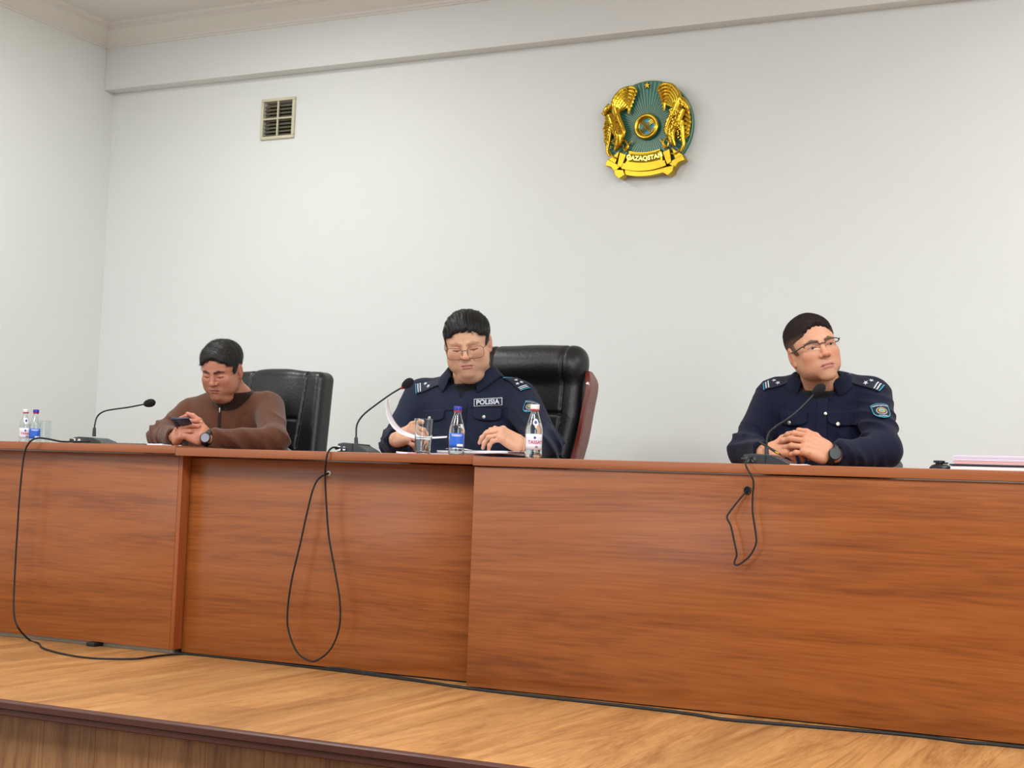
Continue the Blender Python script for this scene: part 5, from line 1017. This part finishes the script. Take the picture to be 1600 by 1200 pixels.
r = band(G2, 'chest_seam', M_navy2, 690, 641, 0.150, 0.003, 0.02, 0.001, 0.002); r = band(G2, 'chest_seam', M_navy2, 764, 637, 0.150, 0.003, 0.0, 0.001, 0.002)
pocket(G2, 762, 646, 0.110, 0.040, 0.0, M_navy1, 756.5, 652); pocket(G2, 678, 648, 0.105, 0.036, 0.0, M_navy1, 673.5, 653.5)
r = band(G2, 'name_strip', M_silver, 763, 628.5, 0.112, 0.030, 0.07, 0.004, 0.0016)
if r:
    o_, c, a1, a2, n = r; g = [[(u * 0.106, v_ * 0.0245) for u in np.linspace(-.5, .5, 16)] for v_ in (-.5, 0, .5)]; q = drape(np.array(g).reshape(-1, 2), G2['coat'], c, a1, a2, n, 0.0056).reshape(3, 16, 3); MB().grid(q).build('strip_field', M_board, o_, mods=[('SOLIDIFY', dict(thickness=0.0006, offset=0))])
    letters(G2, 'lettering', M_silver, 'POLISIA', 0.0262, c, a1, a2, n, (0, 0), 0.0078, 0.0008, o_, space=1.0)
sleeve_patch(G2, 829, 637, 0.92, -0.10, True)
shoulder_board(G2, 673, 602, (1, 0, 0.28), 0.125, 0.044, 0.0, 2, -1); shoulder_board(G2, 807, 597, (1, 0, -0.40), 0.125, 0.044, 0.0, 3, 1)
button(G2, 617, 696, 0.0045); button(G2, 818, 703, 0.0045)

# ---------------- the policeman with clasped hands
hr = dict(wide=0.97, jaw=0.98, double_chin=0, eye_open=0.85, chubby=0.0, size=1.02, skin=(206, 152, 120), flush=(196, 116, 94), stubble=(152, 112, 94), lip=(178, 112, 100), brow=(52, 38, 32), brow_w=0.85,
          hair_top=0.009, hair_side=0.0018, hairline=0.080, hair=(36, 28, 25), fade=(128, 98, 80), fade_z=0.058, fade_w=0.85, grey=0.3, jag=0.002, part=0.06, burn=0.028, seed=8, temple=0.80, comb=(0.4, 1.0), strand=0.0010, flow=(0.1, -0.8), lift=0.22, boxy=True)
Rp_ = dict(label='policeman in dark navy uniform with clasped hands and half-rim glasses, head tilted', head=hr, head_at=at(1271, 549, 0.56), head_rot=(0.34, -0.02, -0.30), hip=at(1285, 715, 0.80) * [1, 1, 0] + [0, 0, 0.58], neck_base=at(1285, 606, 0.70), neck_r=0.060,
           shl=at(1209, 622, 0.70), shr=at(1363, 620, 0.72), ell=at(1166, 712, 0.50), elr=at(1379, 705, 0.50), wrl=at(1195, 714, 0.30), wrr=at(1304, 715, 0.30), girth=1.05, shr_r=0.072, arm_r=(0.068, 0.058, 0.042), fold=0.0085, opening=0.064, vee=(0, 0.42, 0.05), coat_name='jacket', coat_mat=M_navy2, hairmat=M_hair3, trap=0.056, nstr=9000, lstr=0.005)
for n_, r_ in (('ell', 0.055), ('elr', 0.055), ('wrl', 0.044), ('wrr', 0.044)): Rp_[n_] = above_desk(Rp_[n_], r_)
wl = Rp_['wrl'] + np.array([0.004, -0.010, 0.0]); wr = Rp_['wrr'] + np.array([-0.010, -0.010, 0.0])
Rp_['hand_left'] = dict(side=1, curl=[(0.5, 0.7, 0.3), (0.7, 0.8, 0.4), (0.8, 0.9, 0.4), (0.9, 0.9, 0.5)], spread=0.03, thumb=[(0.7, 0.9, 0.2), (0.2, 1, 0.1), (0.0, 1, -0.1)], wrist=wl, knuck=wl + np.array([0.080, -0.015, 0.020]), back=(-0.2, -0.7, 0.7), sc=0.98)
Rp_['hand_right'] = dict(side=-1, curl=[(0.45, 0.55, 0.25), (0.50, 0.55, 0.25), (0.55, 0.55, 0.25), (0.60, 0.55, 0.25)], spread=0.03, thumb=[(0.55, 0.9, -0.1), (0.2, 1, -0.2), (0.0, 1, -0.3)], wrist=wr, knuck=wr + np.array([-0.075, -0.040, 0.030]), back=(0.15, -0.85, 0.50), sc=1.02)
G3 = build_person(Rp_); eyes(G3, (0.10, -0.05)); glasses(G3, 0.0017, True, 0.052, 0.030, M_darkrim, zc=0.001, yc=-0.0965)
collar(G3, M_navy2, 0.080, 0.130, 0.056, 0.036, 0.55, tip=0.046, front=0.032, base=0.022)
undershirt(G3)
r = band(G3, 'placket', M_navy2, 1284, 668, 0.034, 0.20, 0.0, 0.002, 0.004); button(G3, 1290, 647, 0.006)
pocket(G3, 1316, 652, 0.100, 0.042, 0.06, M_navy2, 1308, 663); pocket(G3, 1240, 653, 0.095, 0.040, -0.02, M_navy2, 1236, 660)
sleeve_patch(G3, 1377, 644, 0.98, 0.06, False)
shoulder_board(G3, 1219, 598, (1, 0, 0.22), 0.120, 0.040, 0.0, 2, -1); shoulder_board(G3, 1351, 597, (1, 0, -0.22), 0.125, 0.044, 0.0, 2, 1)
watch(G3, wr + np.array([0.004, 0.002, 0.0]), nrm(Rp_['hand_right']['knuck'] - wr), (0.25, -0.93, 0.12), 0.0335, M_wfaced, 0.0205)
pn = thing('pen', 'dark pen with a brass ring held in the clasped hands', 'pen', at(1215, 706, 0.20)); a_ = at(1186, 690, 0.26); b_ = at(1222, 712, 0.17)
MB().tube([a_, a_ * 0.25 + b_ * 0.75], 0.0042, 12).build('barrel', M_black, pn); MB().tube([a_ * 0.25 + b_ * 0.75, a_ * 0.12 + b_ * 0.88], [0.0043, 0.0030], 12).build('brass_ring', mat('brass', (220, 180, 60), 0.3, 1.0), pn); MB().tube([a_ * 0.12 + b_ * 0.88, b_], [0.0028, 0.0006], 12).build('tip', M_black, pn)
